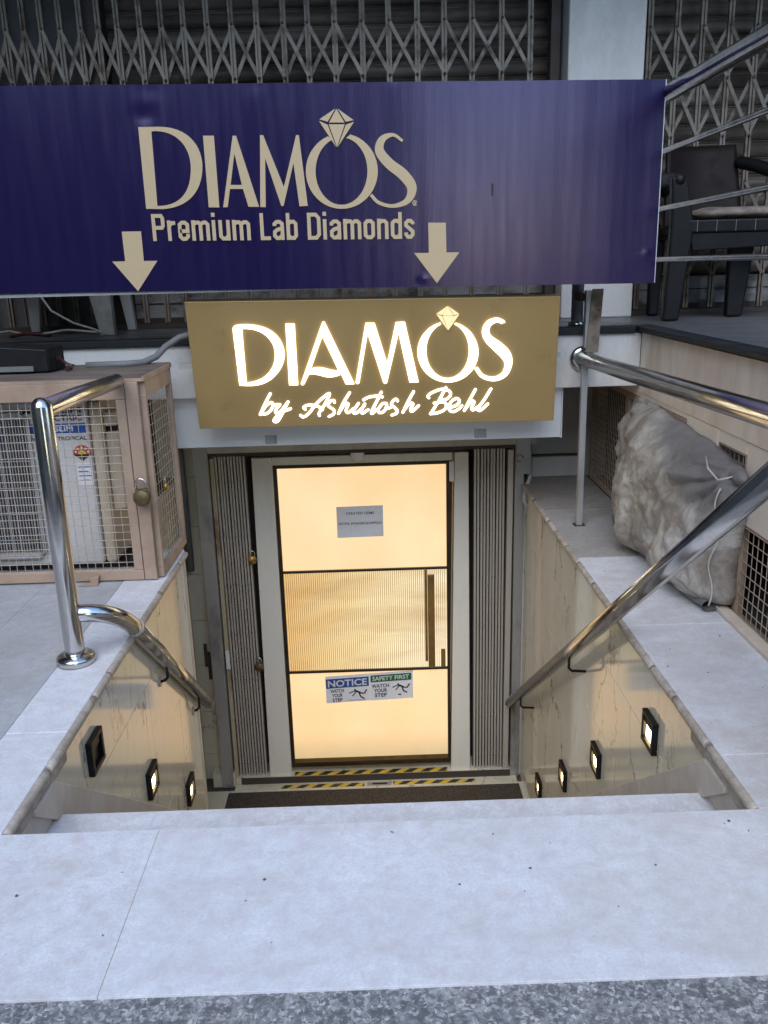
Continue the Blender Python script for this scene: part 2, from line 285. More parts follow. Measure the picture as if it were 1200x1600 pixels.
def wloc(o):
    v = Vector((0, 0, 0))
    while o: v += o.location; o = o.parent
    return v
def to_mesh(name, mb, m, off=Vector((0, 0, 0))):
    me = bpy.data.meshes.new(name); me.from_pydata([tuple(Vector(v)-off) for v in mb.v], [], mb.f)
    me.polygons.foreach_set('use_smooth', mb.sm); me.materials.append(M[m] if isinstance(m, str) else m)
    import bmesh
    b = bmesh.new(); b.from_mesh(me); bmesh.ops.recalc_face_normals(b, faces=b.faces); b.to_mesh(me); b.free()
    me.update(); return me
def obj(name, mb, m, parent=None, bevel=0, kind=None, label=None, origin=None):
    base = wloc(parent); o_ = Vector(origin) if origin else base
    o = bpy.data.objects.new(name, to_mesh(name, mb, m, o_)); C.objects.link(o)
    if parent: o.parent = parent
    o.location = o_-base
    if kind: o['kind'] = kind
    if label: o['label'] = label
    if bevel:
        md = o.modifiers.new('bevel', 'BEVEL'); md.width = bevel; md.segments = 2; md.limit_method = 'ANGLE'; md.angle_limit = math.radians(40)
    return o
def inst(src, parent, loc, rot=None, scale=None, name=None):
    """another object sharing the mesh of src; loc is in world space"""
    o = src.copy(); C.objects.link(o)
    if name: o.name = name
    o.parent = parent; o.location = Vector(loc)-wloc(parent)
    if rot: o.rotation_euler = rot
    if scale: o.scale = scale
    return o
def tag(o, label, cat, group=None):
    o['label'] = label; o['category'] = cat
    if group: o['group'] = group
    return o
def thing(name, label, cat, loc=(0, 0, 0), group=None):
    o = bpy.data.objects.new(name, None); C.objects.link(o); o.location = loc; o.empty_display_size = .1
    return tag(o, label, cat, group)
def setting(name, loc=(0, 0, 0)):
    o = bpy.data.objects.new(name, None); C.objects.link(o); o.location = loc; o['kind'] = 'structure'; return o
def solid(name, mb, m, label, cat, bevel=0, group=None, origin=None):
    return tag(obj(name, mb, m, None, bevel, origin=origin), label, cat, group)
def copy_tree(src, loc, rotz=0):
    r = src.copy(); C.objects.link(r); r.location = loc; r.rotation_euler = (0, 0, rotz)
    def rec(a, b):
        for ch in a.children:
            c = ch.copy(); C.objects.link(c); c.parent = b; rec(ch, c)
    rec(src, r); return r
def flat_shape(name, contours, depth, mapf, m, parent, bevel=0):
    """2D contours (with holes) filled and given thickness; mapf((u,v,w)) gives the world point"""
    cu = bpy.data.curves.new('tmp', 'CURVE'); cu.dimensions = '2D'; cu.fill_mode = 'BOTH'; cu.extrude = depth/2
    if bevel: cu.bevel_depth = bevel
    for c in contours:
        sp = cu.splines.new('POLY'); sp.points.add(len(c)-1); sp.use_cyclic_u = True
        for i, (a, b) in enumerate(c): sp.points[i].co = (a, b, 0, 1)
    o = bpy.data.objects.new('tmp', cu); me = bpy.data.meshes.new_from_object(o); bpy.data.objects.remove(o); bpy.data.curves.remove(cu)
    mb = MB(); mb.add([mapf((v.co.x, v.co.y, v.co.z+depth/2)) for v in me.vertices], [tuple(p.vertices) for p in me.polygons]); bpy.data.meshes.remove(me)
    return obj(name, mb, m, parent)
def text_shape(name, s, x0, x1, z0, z1, mapf, m, parent, depth=.0006, bold=0.):
    cu = bpy.data.curves.new('tmp', 'FONT'); cu.body = s; cu.extrude = depth/2; cu.offset = bold; cu.resolution_u = 3
    o = bpy.data.objects.new('tmp', cu); C.objects.link(o); dg = bpy.context.evaluated_depsgraph_get()
    me = bpy.data.meshes.new_from_object(o.evaluated_get(dg)); bpy.data.objects.remove(o); bpy.data.curves.remove(cu)
    xs = [v.co.x for v in me.vertices]; ys = [v.co.y for v in me.vertices]; a, b, c_, d = min(xs), max(xs), min(ys), max(ys)
    mb = MB(); mb.add([mapf((x0+(v.co.x-a)/(b-a)*(x1-x0), z0+(v.co.y-c_)/(d-c_)*(z1-z0), v.co.z+depth/2)) for v in me.vertices], [tuple(p.vertices) for p in me.polygons]); bpy.data.meshes.remove(me)
    return obj(name, mb, m, parent)

# ------------------------------------------------------------------ outlines of the sign lettering (metres in the sign plane)
BLUE_SHAPES = {"D":[[[-0.9585,0.6991],[-0.8729,0.6982],[-0.8443,0.6963],[-0.8185,0.6919],[-0.7955,0.6851],[-0.7752,0.6763],[-0.7574,0.6655],[-0.7422,0.6531],[-0.7294,0.6392],[-0.7189,0.6241],[-0.7106,0.608],[-0.7046,0.5912],[-0.7007,0.5738],[-0.6987,0.5562],[-0.6988,0.5385],[-0.7007,0.521],[-0.7007,0.521],[-0.7047,0.5006],[-0.7103,0.4816],[-0.7175,0.4641],[-0.7263,0.448],[-0.7366,0.4333],[-0.7483,0.4201],[-0.7615,0.4083],[-0.7759,0.398],[-0.7916,0.3892],[-0.8085,0.3818],[-0.8266,0.376],[-0.8458,0.3715],[-0.8659,0.3686],[-0.8871,0.3672],[-0.9583,0.3702]],[[-0.9041,0.6808],[-0.8849,0.6811],[-0.8664,0.6796],[-0.8488,0.6763],[-0.8323,0.6712],[-0.8168,0.6643],[-0.8026,0.6558],[-0.7898,0.6455],[-0.7785,0.6336],[-0.7689,0.62],[-0.761,0.6048],[-0.755,0.588],[-0.751,0.5695],[-0.7492,0.5495],[-0.7497,0.528],[-0.7497,0.528],[-0.7525,0.5076],[-0.7565,0.4887],[-0.7618,0.4713],[-0.7684,0.4553],[-0.7763,0.4408],[-0.7855,0.4279],[-0.7961,0.4165],[-0.808,0.4066],[-0.8213,0.3983],[-0.8359,0.3916],[-0.8519,0.3865],[-0.8693,0.3829],[-0.8881,0.381],[-0.9083,0.3808]]],"I":[[[-0.6865,0.6585],[-0.6399,0.6574],[-0.6396,0.3679],[-0.686,0.3691]]],"A":[[[-0.5601,0.6554],[-0.5454,0.6551],[-0.4663,0.3659],[-0.5127,0.3671],[-0.5313,0.4408],[-0.5875,0.4422],[-0.6032,0.3682],[-0.6233,0.3675]],[[-0.558,0.5845],[-0.5351,0.4573],[-0.5837,0.4585]]],"M":[[[-0.4432,0.6549],[-0.4297,0.6545],[-0.3535,0.4445],[-0.2895,0.6511],[-0.2772,0.6508],[-0.2537,0.364],[-0.2902,0.3637],[-0.3068,0.5402],[-0.3593,0.3667],[-0.3694,0.3669],[-0.4271,0.5628],[-0.4375,0.3639],[-0.4614,0.3645]]],"O":[[[-0.0562,0.6479],[-0.0372,0.6414],[-0.0192,0.6326],[-0.0026,0.6216],[0.0124,0.6085],[0.0256,0.5936],[0.0367,0.5771],[0.0454,0.5593],[0.0517,0.5404],[0.0554,0.5209],[0.0565,0.5009],[0.0549,0.481],[0.0506,0.4613],[0.0438,0.4423],[0.0344,0.4243],[0.0227,0.4076],[0.0089,0.3925],[-0.0068,0.3793],[-0.0242,0.3682],[-0.0429,0.3594],[-0.0626,0.3531],[-0.083,0.3493],[-0.1036,0.3482],[-0.1242,0.3498],[-0.1443,0.3541],[-0.1637,0.3609],[-0.1818,0.3702],[-0.1986,0.3817],[-0.2136,0.3953],[-0.2266,0.4107],[-0.2373,0.4277],[-0.2457,0.4459],[-0.2515,0.4651],[-0.2547,0.4848],[-0.2552,0.5048],[-0.253,0.5246],[-0.2483,0.5441],[-0.241,0.5627],[-0.2313,0.5803],[-0.2193,0.5965],[-0.2054,0.6111],[-0.1897,0.6238],[-0.1725,0.6344],[-0.1541,0.6428],[-0.1298,0.6316],[-0.144,0.6252],[-0.1574,0.6167],[-0.1698,0.606],[-0.181,0.5935],[-0.1908,0.5793],[-0.1989,0.5637],[-0.2053,0.547],[-0.2098,0.5294],[-0.2124,0.5113],[-0.2129,0.4929],[-0.2114,0.4747],[-0.2079,0.457],[-0.2024,0.44],[-0.1951,0.4241],[-0.186,0.4097],[-0.1753,0.3968],[-0.1633,0.3859],[-0.1501,0.3772],[-0.1359,0.3707],[-0.1212,0.3666],[-0.106,0.365],[-0.0907,0.3659],[-0.0756,0.3693],[-0.061,0.3751],[-0.0471,0.3833],[-0.0342,0.3937],[-0.0226,0.406],[-0.0124,0.42],[-0.0038,0.4356],[0.003,0.4523],[0.0078,0.4699],[0.0107,0.488],[0.0116,0.5063],[0.0105,0.5246],[0.0073,0.5423],[0.0022,0.5593],[-0.0048,0.5753],[-0.0134,0.5899],[-0.0237,0.6029],[-0.0352,0.614],[-0.048,0.6232],[-0.0617,0.6301],[-0.076,0.6348]]],"S":[[[0.17,0.6218],[0.1652,0.6252],[0.1605,0.6289],[0.1557,0.6328],[0.1506,0.6368],[0.1454,0.6407],[0.1398,0.6442],[0.1337,0.6471],[0.127,0.649],[0.12,0.6498],[0.1128,0.6498],[0.1052,0.6492],[0.0976,0.648],[0.0899,0.6461],[0.0825,0.6434],[0.0754,0.6399],[0.069,0.6354],[0.0635,0.6302],[0.0587,0.6242],[0.0545,0.6176],[0.0509,0.6103],[0.0482,0.6025],[0.0465,0.5942],[0.046,0.5854],[0.047,0.5763],[0.0496,0.5674],[0.0535,0.559],[0.0583,0.5511],[0.0637,0.5435],[0.0696,0.5361],[0.0758,0.5291],[0.0821,0.5222],[0.0887,0.5153],[0.0962,0.5082],[0.1046,0.5013],[0.113,0.4948],[0.1214,0.4887],[0.1294,0.4828],[0.1368,0.4772],[0.1432,0.4719],[0.1488,0.4667],[0.1544,0.4609],[0.1602,0.4548],[0.1656,0.4488],[0.1704,0.4431],[0.1745,0.4377],[0.1777,0.4329],[0.1801,0.4287],[0.1815,0.4252],[0.1825,0.4214],[0.183,0.4166],[0.183,0.4112],[0.1822,0.4055],[0.1808,0.3998],[0.1788,0.3942],[0.1762,0.3892],[0.1733,0.385],[0.1695,0.3811],[0.1642,0.3772],[0.1577,0.3735],[0.1503,0.3701],[0.1424,0.3672],[0.1343,0.3649],[0.1264,0.3632],[0.1189,0.3622],[0.1116,0.362],[0.1039,0.3626],[0.096,0.3639],[0.0881,0.3658],[0.0803,0.3682],[0.073,0.3709],[0.0662,0.3737],[0.0603,0.3765],[0.0554,0.3793],[0.0512,0.3825],[0.0474,0.386],[0.0438,0.3899],[0.0403,0.3942],[0.0367,0.3986],[0.0328,0.4031],[0.0287,0.4074],[0.0183,0.3989],[0.022,0.3947],[0.0254,0.3905],[0.0289,0.386],[0.0325,0.3814],[0.0366,0.3768],[0.0412,0.3722],[0.0466,0.3679],[0.0528,0.3641],[0.0597,0.3608],[0.0672,0.3576],[0.0753,0.3547],[0.0839,0.3521],[0.0927,0.3499],[0.1017,0.3482],[0.1107,0.3471],[0.1196,0.3467],[0.1285,0.347],[0.1379,0.3478],[0.1475,0.3492],[0.1571,0.3511],[0.1666,0.3537],[0.1758,0.3569],[0.1844,0.3609],[0.1923,0.3658],[0.1993,0.3717],[0.2055,0.3784],[0.2111,0.3859],[0.2158,0.394],[0.2196,0.4026],[0.2223,0.4116],[0.2238,0.4211],[0.2237,0.431],[0.2218,0.4409],[0.2183,0.4503],[0.2137,0.4592],[0.2084,0.4675],[0.2025,0.4753],[0.1963,0.4828],[0.19,0.4899],[0.1833,0.497],[0.1756,0.5042],[0.167,0.5112],[0.1582,0.5175],[0.1495,0.5234],[0.1412,0.5291],[0.1334,0.5344],[0.1266,0.5395],[0.1207,0.5445],[0.1148,0.5501],[0.1087,0.556],[0.103,0.5618],[0.0978,0.5674],[0.0934,0.5726],[0.0898,0.5774],[0.0872,0.5816],[0.0856,0.5849],[0.0846,0.5881],[0.0841,0.5919],[0.0841,0.5962],[0.0847,0.6008],[0.0858,0.6054],[0.0874,0.6097],[0.0891,0.6137],[0.0909,0.6169],[0.093,0.6198],[0.0962,0.623],[0.1004,0.6262],[0.1052,0.6291],[0.1104,0.6317],[0.1157,0.6336],[0.1207,0.6349],[0.1252,0.6354],[0.1291,0.6349],[0.1334,0.6334],[0.1379,0.6309],[0.1425,0.6277],[0.1474,0.6239],[0.1523,0.62],[0.1575,0.616],[0.1627,0.6126]]],"diamond":[[[-0.1169,0.7514],[-0.1871,0.7105],[-0.152,0.7]],[[-0.1125,0.7498],[-0.1465,0.6971],[-0.0798,0.6954]],[[-0.1084,0.7512],[-0.0744,0.6981],[-0.0405,0.7039]],[[-0.1891,0.7046],[-0.1523,0.6887],[-0.1195,0.5983]],[[-0.1476,0.6904],[-0.0792,0.6887],[-0.1166,0.5989]],[[-0.0747,0.6868],[-0.0391,0.6976],[-0.1138,0.5982]]],"ring":[[[0.2239,0.3724],[0.2229,0.3729],[0.2219,0.3735],[0.2208,0.3742],[0.2196,0.3749],[0.2183,0.3756],[0.217,0.3761],[0.2155,0.3764],[0.214,0.3763],[0.2125,0.3759],[0.2111,0.3752],[0.2097,0.3744],[0.2085,0.3733],[0.2073,0.3722],[0.2063,0.3709],[0.2054,0.3696],[0.2048,0.3682],[0.2045,0.3667],[0.2044,0.365],[0.2045,0.3634],[0.2048,0.3617],[0.2053,0.36],[0.2058,0.3584],[0.2066,0.357],[0.2076,0.3557],[0.2088,0.3547],[0.2103,0.354],[0.2117,0.3536],[0.2132,0.3533],[0.2147,0.3531],[0.2161,0.353],[0.2174,0.3528],[0.2186,0.3525],[0.2194,0.356],[0.218,0.3563],[0.2166,0.3565],[0.2151,0.3567],[0.2138,0.3568],[0.2126,0.357],[0.2116,0.3573],[0.2109,0.3577],[0.2104,0.3581],[0.2099,0.3588],[0.2093,0.3598],[0.2089,0.361],[0.2085,0.3623],[0.2083,0.3637],[0.2082,0.3651],[0.2083,0.3662],[0.2084,0.3672],[0.2088,0.368],[0.2094,0.3689],[0.2102,0.3698],[0.2111,0.3707],[0.2121,0.3715],[0.2131,0.3722],[0.214,0.3726],[0.2147,0.3728],[0.2152,0.3729],[0.2159,0.3727],[0.2167,0.3724],[0.2177,0.3718],[0.2187,0.3712],[0.2199,0.3705],[0.2211,0.3698],[0.2222,0.3692]],[[0.2156,0.358],[0.2156,0.3593],[0.2155,0.3607],[0.2153,0.3621],[0.2152,0.3635],[0.2152,0.3647],[0.2152,0.3657],[0.2153,0.3663],[0.2153,0.3664],[0.2154,0.3664],[0.2159,0.3665],[0.2169,0.3664],[0.2179,0.3662],[0.219,0.3659],[0.2199,0.3656],[0.2204,0.3653],[0.2202,0.3656],[0.2203,0.3665],[0.2201,0.3664],[0.2194,0.3659],[0.2184,0.3653],[0.2173,0.3647],[0.2163,0.3639],[0.2154,0.3629],[0.215,0.3614],[0.2154,0.3601],[0.2161,0.3591],[0.217,0.3582],[0.218,0.3574],[0.219,0.3566],[0.22,0.3558],[0.2209,0.355],[0.2217,0.3543],[0.2239,0.3564],[0.223,0.3572],[0.222,0.358],[0.221,0.3588],[0.2201,0.3596],[0.2192,0.3603],[0.2186,0.361],[0.2183,0.3614],[0.2182,0.3615],[0.2182,0.3614],[0.2185,0.3617],[0.2192,0.3622],[0.2201,0.3628],[0.2211,0.3634],[0.2221,0.364],[0.2229,0.3648],[0.2232,0.3665],[0.2223,0.3677],[0.2212,0.3683],[0.22,0.3687],[0.2187,0.3691],[0.2172,0.3694],[0.2158,0.3694],[0.2144,0.3693],[0.213,0.3685],[0.2123,0.3673],[0.2121,0.366],[0.212,0.3647],[0.2121,0.3633],[0.2122,0.3619],[0.2123,0.3605],[0.2124,0.3592],[0.2125,0.3579]]],"arrowL":[[[-1.075,0.2788],[-0.9905,0.2778],[-0.9909,0.1527],[-0.9311,0.1523],[-1.0301,0.0239],[-1.1309,0.154],[-1.0736,0.1537]]],"arrowR":[[[0.2724,0.281],[0.35,0.279],[0.3517,0.1538],[0.4094,0.1522],[0.3081,0.0224],[0.208,0.1551],[0.2734,0.1534]]]}
PREM_SHAPES = [[0,[-0.9405,0.2354],[-0.9405,0.348],[-0.9247,0.3477],[-0.9247,0.2351]],[1,[-0.9326,0.3479],[-0.8927,0.3472],[-0.9025,0.3316],[-0.9326,0.3321]],[1,[-0.8927,0.3472],[-0.8841,0.3297],[-0.8999,0.3263],[-0.9025,0.3316]],[1,[-0.8841,0.3297],[-0.8841,0.2963],[-0.8999,0.3011],[-0.8999,0.3263]],[1,[-0.8841,0.2963],[-0.8932,0.2819],[-0.902,0.2978],[-0.8999,0.3011]],[1,[-0.8932,0.2819],[-0.9326,0.2826],[-0.9326,0.2983],[-0.902,0.2978]],[0,[-0.8739,0.2342],[-0.8739,0.3198],[-0.8581,0.3195],[-0.8581,0.2339]],[1,[-0.8716,0.3017],[-0.8571,0.3159],[-0.8501,0.3005],[-0.8604,0.2903]],[1,[-0.8571,0.3159],[-0.8384,0.3169],[-0.8373,0.3011],[-0.8501,0.3005]],[0,[-0.8198,0.2817],[-0.7938,0.2812],[-0.778,0.2652],[-0.8198,0.2659]],[0,[-0.7938,0.2812],[-0.7938,0.2967],[-0.778,0.3038],[-0.778,0.2652]],[0,[-0.7938,0.2967],[-0.7989,0.301],[-0.7932,0.3167],[-0.778,0.3038]],[0,[-0.7989,0.301],[-0.8067,0.3011],[-0.8125,0.317],[-0.7932,0.3167]],[0,[-0.8067,0.3011],[-0.8119,0.297],[-0.8277,0.3046],[-0.8125,0.317]],[0,[-0.8119,0.297],[-0.8119,0.2544],[-0.8277,0.2481],[-0.8277,0.3046]],[0,[-0.8119,0.2544],[-0.8063,0.2488],[-0.8129,0.2331],[-0.8277,0.2481]],[0,[-0.8063,0.2488],[-0.7993,0.2487],[-0.7928,0.2328],[-0.8129,0.2331]],[0,[-0.7993,0.2487],[-0.7938,0.2541],[-0.778,0.2473],[-0.7928,0.2328]],[0,[-0.7938,0.2541],[-0.7938,0.2621],[-0.778,0.2618],[-0.778,0.2473]],[0,[-0.7679,0.2323],[-0.7679,0.3179],[-0.7521,0.3176],[-0.7521,0.232]],[1,[-0.7644,0.3063],[-0.75,0.3159],[-0.7451,0.3],[-0.7555,0.2932]],[1,[-0.75,0.3159],[-0.7328,0.3156],[-0.7397,0.2999],[-0.7451,0.3]],[1,[-0.7328,0.3156],[-0.7205,0.3022],[-0.7363,0.2962],[-0.7397,0.2999]],[1,[-0.7205,0.3022],[-0.7205,0.2315],[-0.7363,0.2318],[-0.7363,0.2962]],[2,[-0.7328,0.3058],[-0.7184,0.3153],[-0.7135,0.2995],[-0.7239,0.2926]],[2,[-0.7184,0.3153],[-0.7027,0.3151],[-0.7089,0.2994],[-0.7135,0.2995]],[2,[-0.7027,0.3151],[-0.6889,0.3019],[-0.7047,0.2953],[-0.7089,0.2994]],[2,[-0.6889,0.3019],[-0.6889,0.2309],[-0.7047,0.2312],[-0.7047,0.2953]],[0,[-0.6787,0.2307],[-0.6787,0.3163],[-0.6629,0.316],[-0.6629,0.2305]],[1,[-0.6787,0.3298],[-0.6787,0.3467],[-0.6629,0.3464],[-0.6629,0.3295]],[0,[-0.6336,0.3155],[-0.6336,0.251],[-0.6494,0.2452],[-0.6494,0.3158]],[0,[-0.6336,0.251],[-0.6289,0.2456],[-0.636,0.23],[-0.6494,0.2452]],[0,[-0.6289,0.2456],[-0.6233,0.2455],[-0.6168,0.2296],[-0.636,0.23]],[0,[-0.6233,0.2455],[-0.6132,0.2554],[-0.602,0.2441],[-0.6168,0.2296]],[1,[-0.5997,0.3149],[-0.5997,0.2293],[-0.6155,0.2296],[-0.6155,0.3152]],[0,[-0.5896,0.2292],[-0.5896,0.3147],[-0.5738,0.3145],[-0.5738,0.2289]],[1,[-0.5861,0.3032],[-0.5717,0.3127],[-0.5668,0.2969],[-0.5772,0.29]],[1,[-0.5717,0.3127],[-0.5545,0.3124],[-0.5614,0.2968],[-0.5668,0.2969]],[1,[-0.5545,0.3124],[-0.5422,0.299],[-0.558,0.293],[-0.5614,0.2968]],[1,[-0.5422,0.299],[-0.5422,0.2283],[-0.558,0.2286],[-0.558,0.293]],[2,[-0.5545,0.3026],[-0.5401,0.3122],[-0.5352,0.2963],[-0.5456,0.2894]],[2,[-0.5401,0.3122],[-0.5244,0.3119],[-0.5306,0.2962],[-0.5352,0.2963]],[2,[-0.5244,0.3119],[-0.5106,0.2987],[-0.5264,0.2922],[-0.5306,0.2962]],[2,[-0.5106,0.2987],[-0.5106,0.2278],[-0.5264,0.228],[-0.5264,0.2922]],[0,[-0.4519,0.3393],[-0.4519,0.2425],[-0.4677,0.227],[-0.4677,0.3396]],[0,[-0.4519,0.2425],[-0.4226,0.2419],[-0.4226,0.2262],[-0.4677,0.227]],[0,[-0.4124,0.2846],[-0.4124,0.2973],[-0.3966,0.2896],[-0.3966,0.2843]],[0,[-0.4124,0.2973],[-0.3972,0.3096],[-0.3915,0.2938],[-0.3966,0.2896]],[0,[-0.3972,0.3096],[-0.378,0.3093],[-0.3837,0.2936],[-0.3915,0.2938]],[0,[-0.378,0.3093],[-0.3628,0.2964],[-0.3786,0.2893],[-0.3837,0.2936]],[0,[-0.3628,0.2964],[-0.3628,0.2251],[-0.3786,0.2254],[-0.3786,0.2893]],[1,[-0.3684,0.2672],[-0.3895,0.2613],[-0.397,0.2756],[-0.3729,0.2824]],[1,[-0.3895,0.2613],[-0.3966,0.2557],[-0.4124,0.2636],[-0.397,0.2756]],[1,[-0.3966,0.2557],[-0.3966,0.2467],[-0.4124,0.241],[-0.4124,0.2636]],[1,[-0.3966,0.2467],[-0.3919,0.2414],[-0.399,0.2258],[-0.4124,0.241]],[1,[-0.3919,0.2414],[-0.3882,0.2413],[-0.3824,0.2255],[-0.399,0.2258]],[1,[-0.3882,0.2413],[-0.3758,0.2516],[-0.3656,0.2394],[-0.3824,0.2255]],[0,[-0.3526,0.2249],[-0.3526,0.3375],[-0.3368,0.3373],[-0.3368,0.2247]],[1,[-0.3492,0.299],[-0.3347,0.3085],[-0.3299,0.2927],[-0.3403,0.2858]],[1,[-0.3347,0.3085],[-0.3168,0.3082],[-0.323,0.2925],[-0.3299,0.2927]],[1,[-0.3168,0.3082],[-0.303,0.295],[-0.3187,0.2885],[-0.323,0.2925]],[1,[-0.303,0.295],[-0.303,0.2391],[-0.3187,0.2453],[-0.3187,0.2885]],[1,[-0.303,0.2391],[-0.3163,0.2243],[-0.3234,0.2402],[-0.3187,0.2453]],[1,[-0.3163,0.2243],[-0.3351,0.2246],[-0.3295,0.2403],[-0.3234,0.2402]],[1,[-0.3351,0.2246],[-0.3497,0.2368],[-0.3397,0.2488],[-0.3295,0.2403]],[0,[-0.2522,0.2389],[-0.2254,0.2384],[-0.218,0.2225],[-0.2522,0.2232]],[0,[-0.2254,0.2384],[-0.2172,0.2479],[-0.2014,0.2419],[-0.218,0.2225]],[0,[-0.2172,0.2479],[-0.2172,0.3097],[-0.2014,0.3152],[-0.2014,0.2419]],[0,[-0.2172,0.3097],[-0.2254,0.3195],[-0.218,0.3351],[-0.2014,0.3152]],[0,[-0.2254,0.3195],[-0.2522,0.32],[-0.2522,0.3358],[-0.218,0.3351]],[1,[-0.2601,0.2233],[-0.2601,0.3359],[-0.2443,0.3356],[-0.2443,0.223]],[0,[-0.1912,0.2221],[-0.1912,0.3076],[-0.1754,0.3074],[-0.1754,0.2218]],[1,[-0.1912,0.3212],[-0.1912,0.338],[-0.1754,0.3378],[-0.1754,0.3209]],[0,[-0.1619,0.2801],[-0.1619,0.2928],[-0.1461,0.2851],[-0.1461,0.2798]],[0,[-0.1619,0.2928],[-0.1467,0.3052],[-0.141,0.2893],[-0.1461,0.2851]],[0,[-0.1467,0.3052],[-0.1274,0.3048],[-0.1332,0.2892],[-0.141,0.2893]],[0,[-0.1274,0.3048],[-0.1123,0.2919],[-0.128,0.2848],[-0.1332,0.2892]],[0,[-0.1123,0.2919],[-0.1123,0.2207],[-0.128,0.2209],[-0.128,0.2848]],[1,[-0.1179,0.2628],[-0.139,0.2568],[-0.1465,0.2712],[-0.1224,0.2779]],[1,[-0.139,0.2568],[-0.1461,0.2513],[-0.1619,0.2591],[-0.1465,0.2712]],[1,[-0.1461,0.2513],[-0.1461,0.2423],[-0.1619,0.2366],[-0.1619,0.2591]],[1,[-0.1461,0.2423],[-0.1414,0.2369],[-0.1485,0.2213],[-0.1619,0.2366]],[1,[-0.1414,0.2369],[-0.1377,0.2369],[-0.1319,0.221],[-0.1485,0.2213]],[1,[-0.1377,0.2369],[-0.1253,0.2472],[-0.115,0.235],[-0.1319,0.221]],[0,[-0.1021,0.2205],[-0.1021,0.3061],[-0.0863,0.3058],[-0.0863,0.2202]],[1,[-0.0986,0.2945],[-0.0842,0.3041],[-0.0793,0.2882],[-0.0897,0.2813]],[1,[-0.0842,0.3041],[-0.0671,0.3037],[-0.0739,0.2881],[-0.0793,0.2882]],[1,[-0.0671,0.3037],[-0.0547,0.2903],[-0.0705,0.2844],[-0.0739,0.2881]],[1,[-0.0547,0.2903],[-0.0547,0.2196],[-0.0705,0.2199],[-0.0705,0.2844]],[2,[-0.0671,0.2939],[-0.0526,0.3035],[-0.0478,0.2876],[-0.0582,0.2807]],[2,[-0.0526,0.3035],[-0.0369,0.3032],[-0.0432,0.2876],[-0.0478,0.2876]],[2,[-0.0369,0.3032],[-0.0231,0.2901],[-0.0389,0.2835],[-0.0432,0.2876]],[2,[-0.0231,0.2901],[-0.0231,0.2191],[-0.0389,0.2194],[-0.0389,0.2835]],[0,[-0.013,0.2325],[-0.013,0.2892],[0.0028,0.2823],[0.0028,0.2388]],[0,[-0.013,0.2892],[0.0007,0.3025],[0.0072,0.2867],[0.0028,0.2823]],[0,[0.0007,0.3025],[0.023,0.3021],[0.0165,0.2865],[0.0072,0.2867]],[0,[0.023,0.3021],[0.0367,0.2883],[0.0209,0.282],[0.0165,0.2865]],[0,[0.0367,0.2883],[0.0367,0.2316],[0.0209,0.2384],[0.0209,0.282]],[0,[0.0367,0.2316],[0.023,0.2183],[0.0165,0.2341],[0.0209,0.2384]],[0,[0.023,0.2183],[0.0007,0.2187],[0.0072,0.2343],[0.0165,0.2341]],[0,[0.0007,0.2187],[-0.013,0.2325],[0.0028,0.2388],[0.0072,0.2343]],[0,[0.0469,0.2178],[0.0469,0.3034],[0.0627,0.3031],[0.0627,0.2176]],[1,[0.0503,0.2918],[0.0647,0.3014],[0.0696,0.2855],[0.0592,0.2787]],[1,[0.0647,0.3014],[0.0827,0.3011],[0.0765,0.2854],[0.0696,0.2855]],[1,[0.0827,0.3011],[0.0965,0.2879],[0.0807,0.2814],[0.0765,0.2854]],[1,[0.0965,0.2879],[0.0965,0.2169],[0.0807,0.2172],[0.0807,0.2814]],[0,[0.1405,0.2162],[0.1405,0.3288],[0.1563,0.3285],[0.1563,0.2159]],[1,[0.144,0.2772],[0.1336,0.2844],[0.1384,0.3001],[0.1529,0.29]],[1,[0.1336,0.2844],[0.1267,0.2845],[0.1205,0.3004],[0.1384,0.3001]],[1,[0.1267,0.2845],[0.1225,0.2806],[0.1067,0.2877],[0.1205,0.3004]],[1,[0.1225,0.2806],[0.1225,0.2375],[0.1067,0.2318],[0.1067,0.2877]],[1,[0.1225,0.2375],[0.1271,0.2322],[0.12,0.2165],[0.1067,0.2318]],[1,[0.1271,0.2322],[0.1332,0.2321],[0.1388,0.2162],[0.12,0.2165]],[1,[0.1332,0.2321],[0.1434,0.2402],[0.1534,0.2279],[0.1388,0.2162]],[0,[0.1958,0.276],[0.1958,0.2793],[0.2116,0.2859],[0.2116,0.2757]],[0,[0.1958,0.2793],[0.1916,0.2834],[0.1978,0.299],[0.2116,0.2859]],[0,[0.1916,0.2834],[0.1865,0.2835],[0.1803,0.2993],[0.1978,0.299]],[0,[0.1865,0.2835],[0.1823,0.2796],[0.1665,0.2867],[0.1803,0.2993]],[0,[0.1823,0.2796],[0.1823,0.2754],[0.1665,0.2683],[0.1665,0.2867]],[0,[0.1823,0.2754],[0.2116,0.2501],[0.1958,0.2431],[0.1665,0.2683]],[0,[0.2116,0.2501],[0.2116,0.2299],[0.1958,0.2362],[0.1958,0.2431]],[0,[0.2116,0.2299],[0.1982,0.2151],[0.1911,0.231],[0.1958,0.2362]],[0,[0.1982,0.2151],[0.1798,0.2155],[0.1869,0.2311],[0.1911,0.231]],[0,[0.1798,0.2155],[0.1665,0.2307],[0.1823,0.2364],[0.1869,0.2311]],[0,[0.1665,0.2307],[0.1665,0.2427],[0.1823,0.2424],[0.1823,0.2364]]]
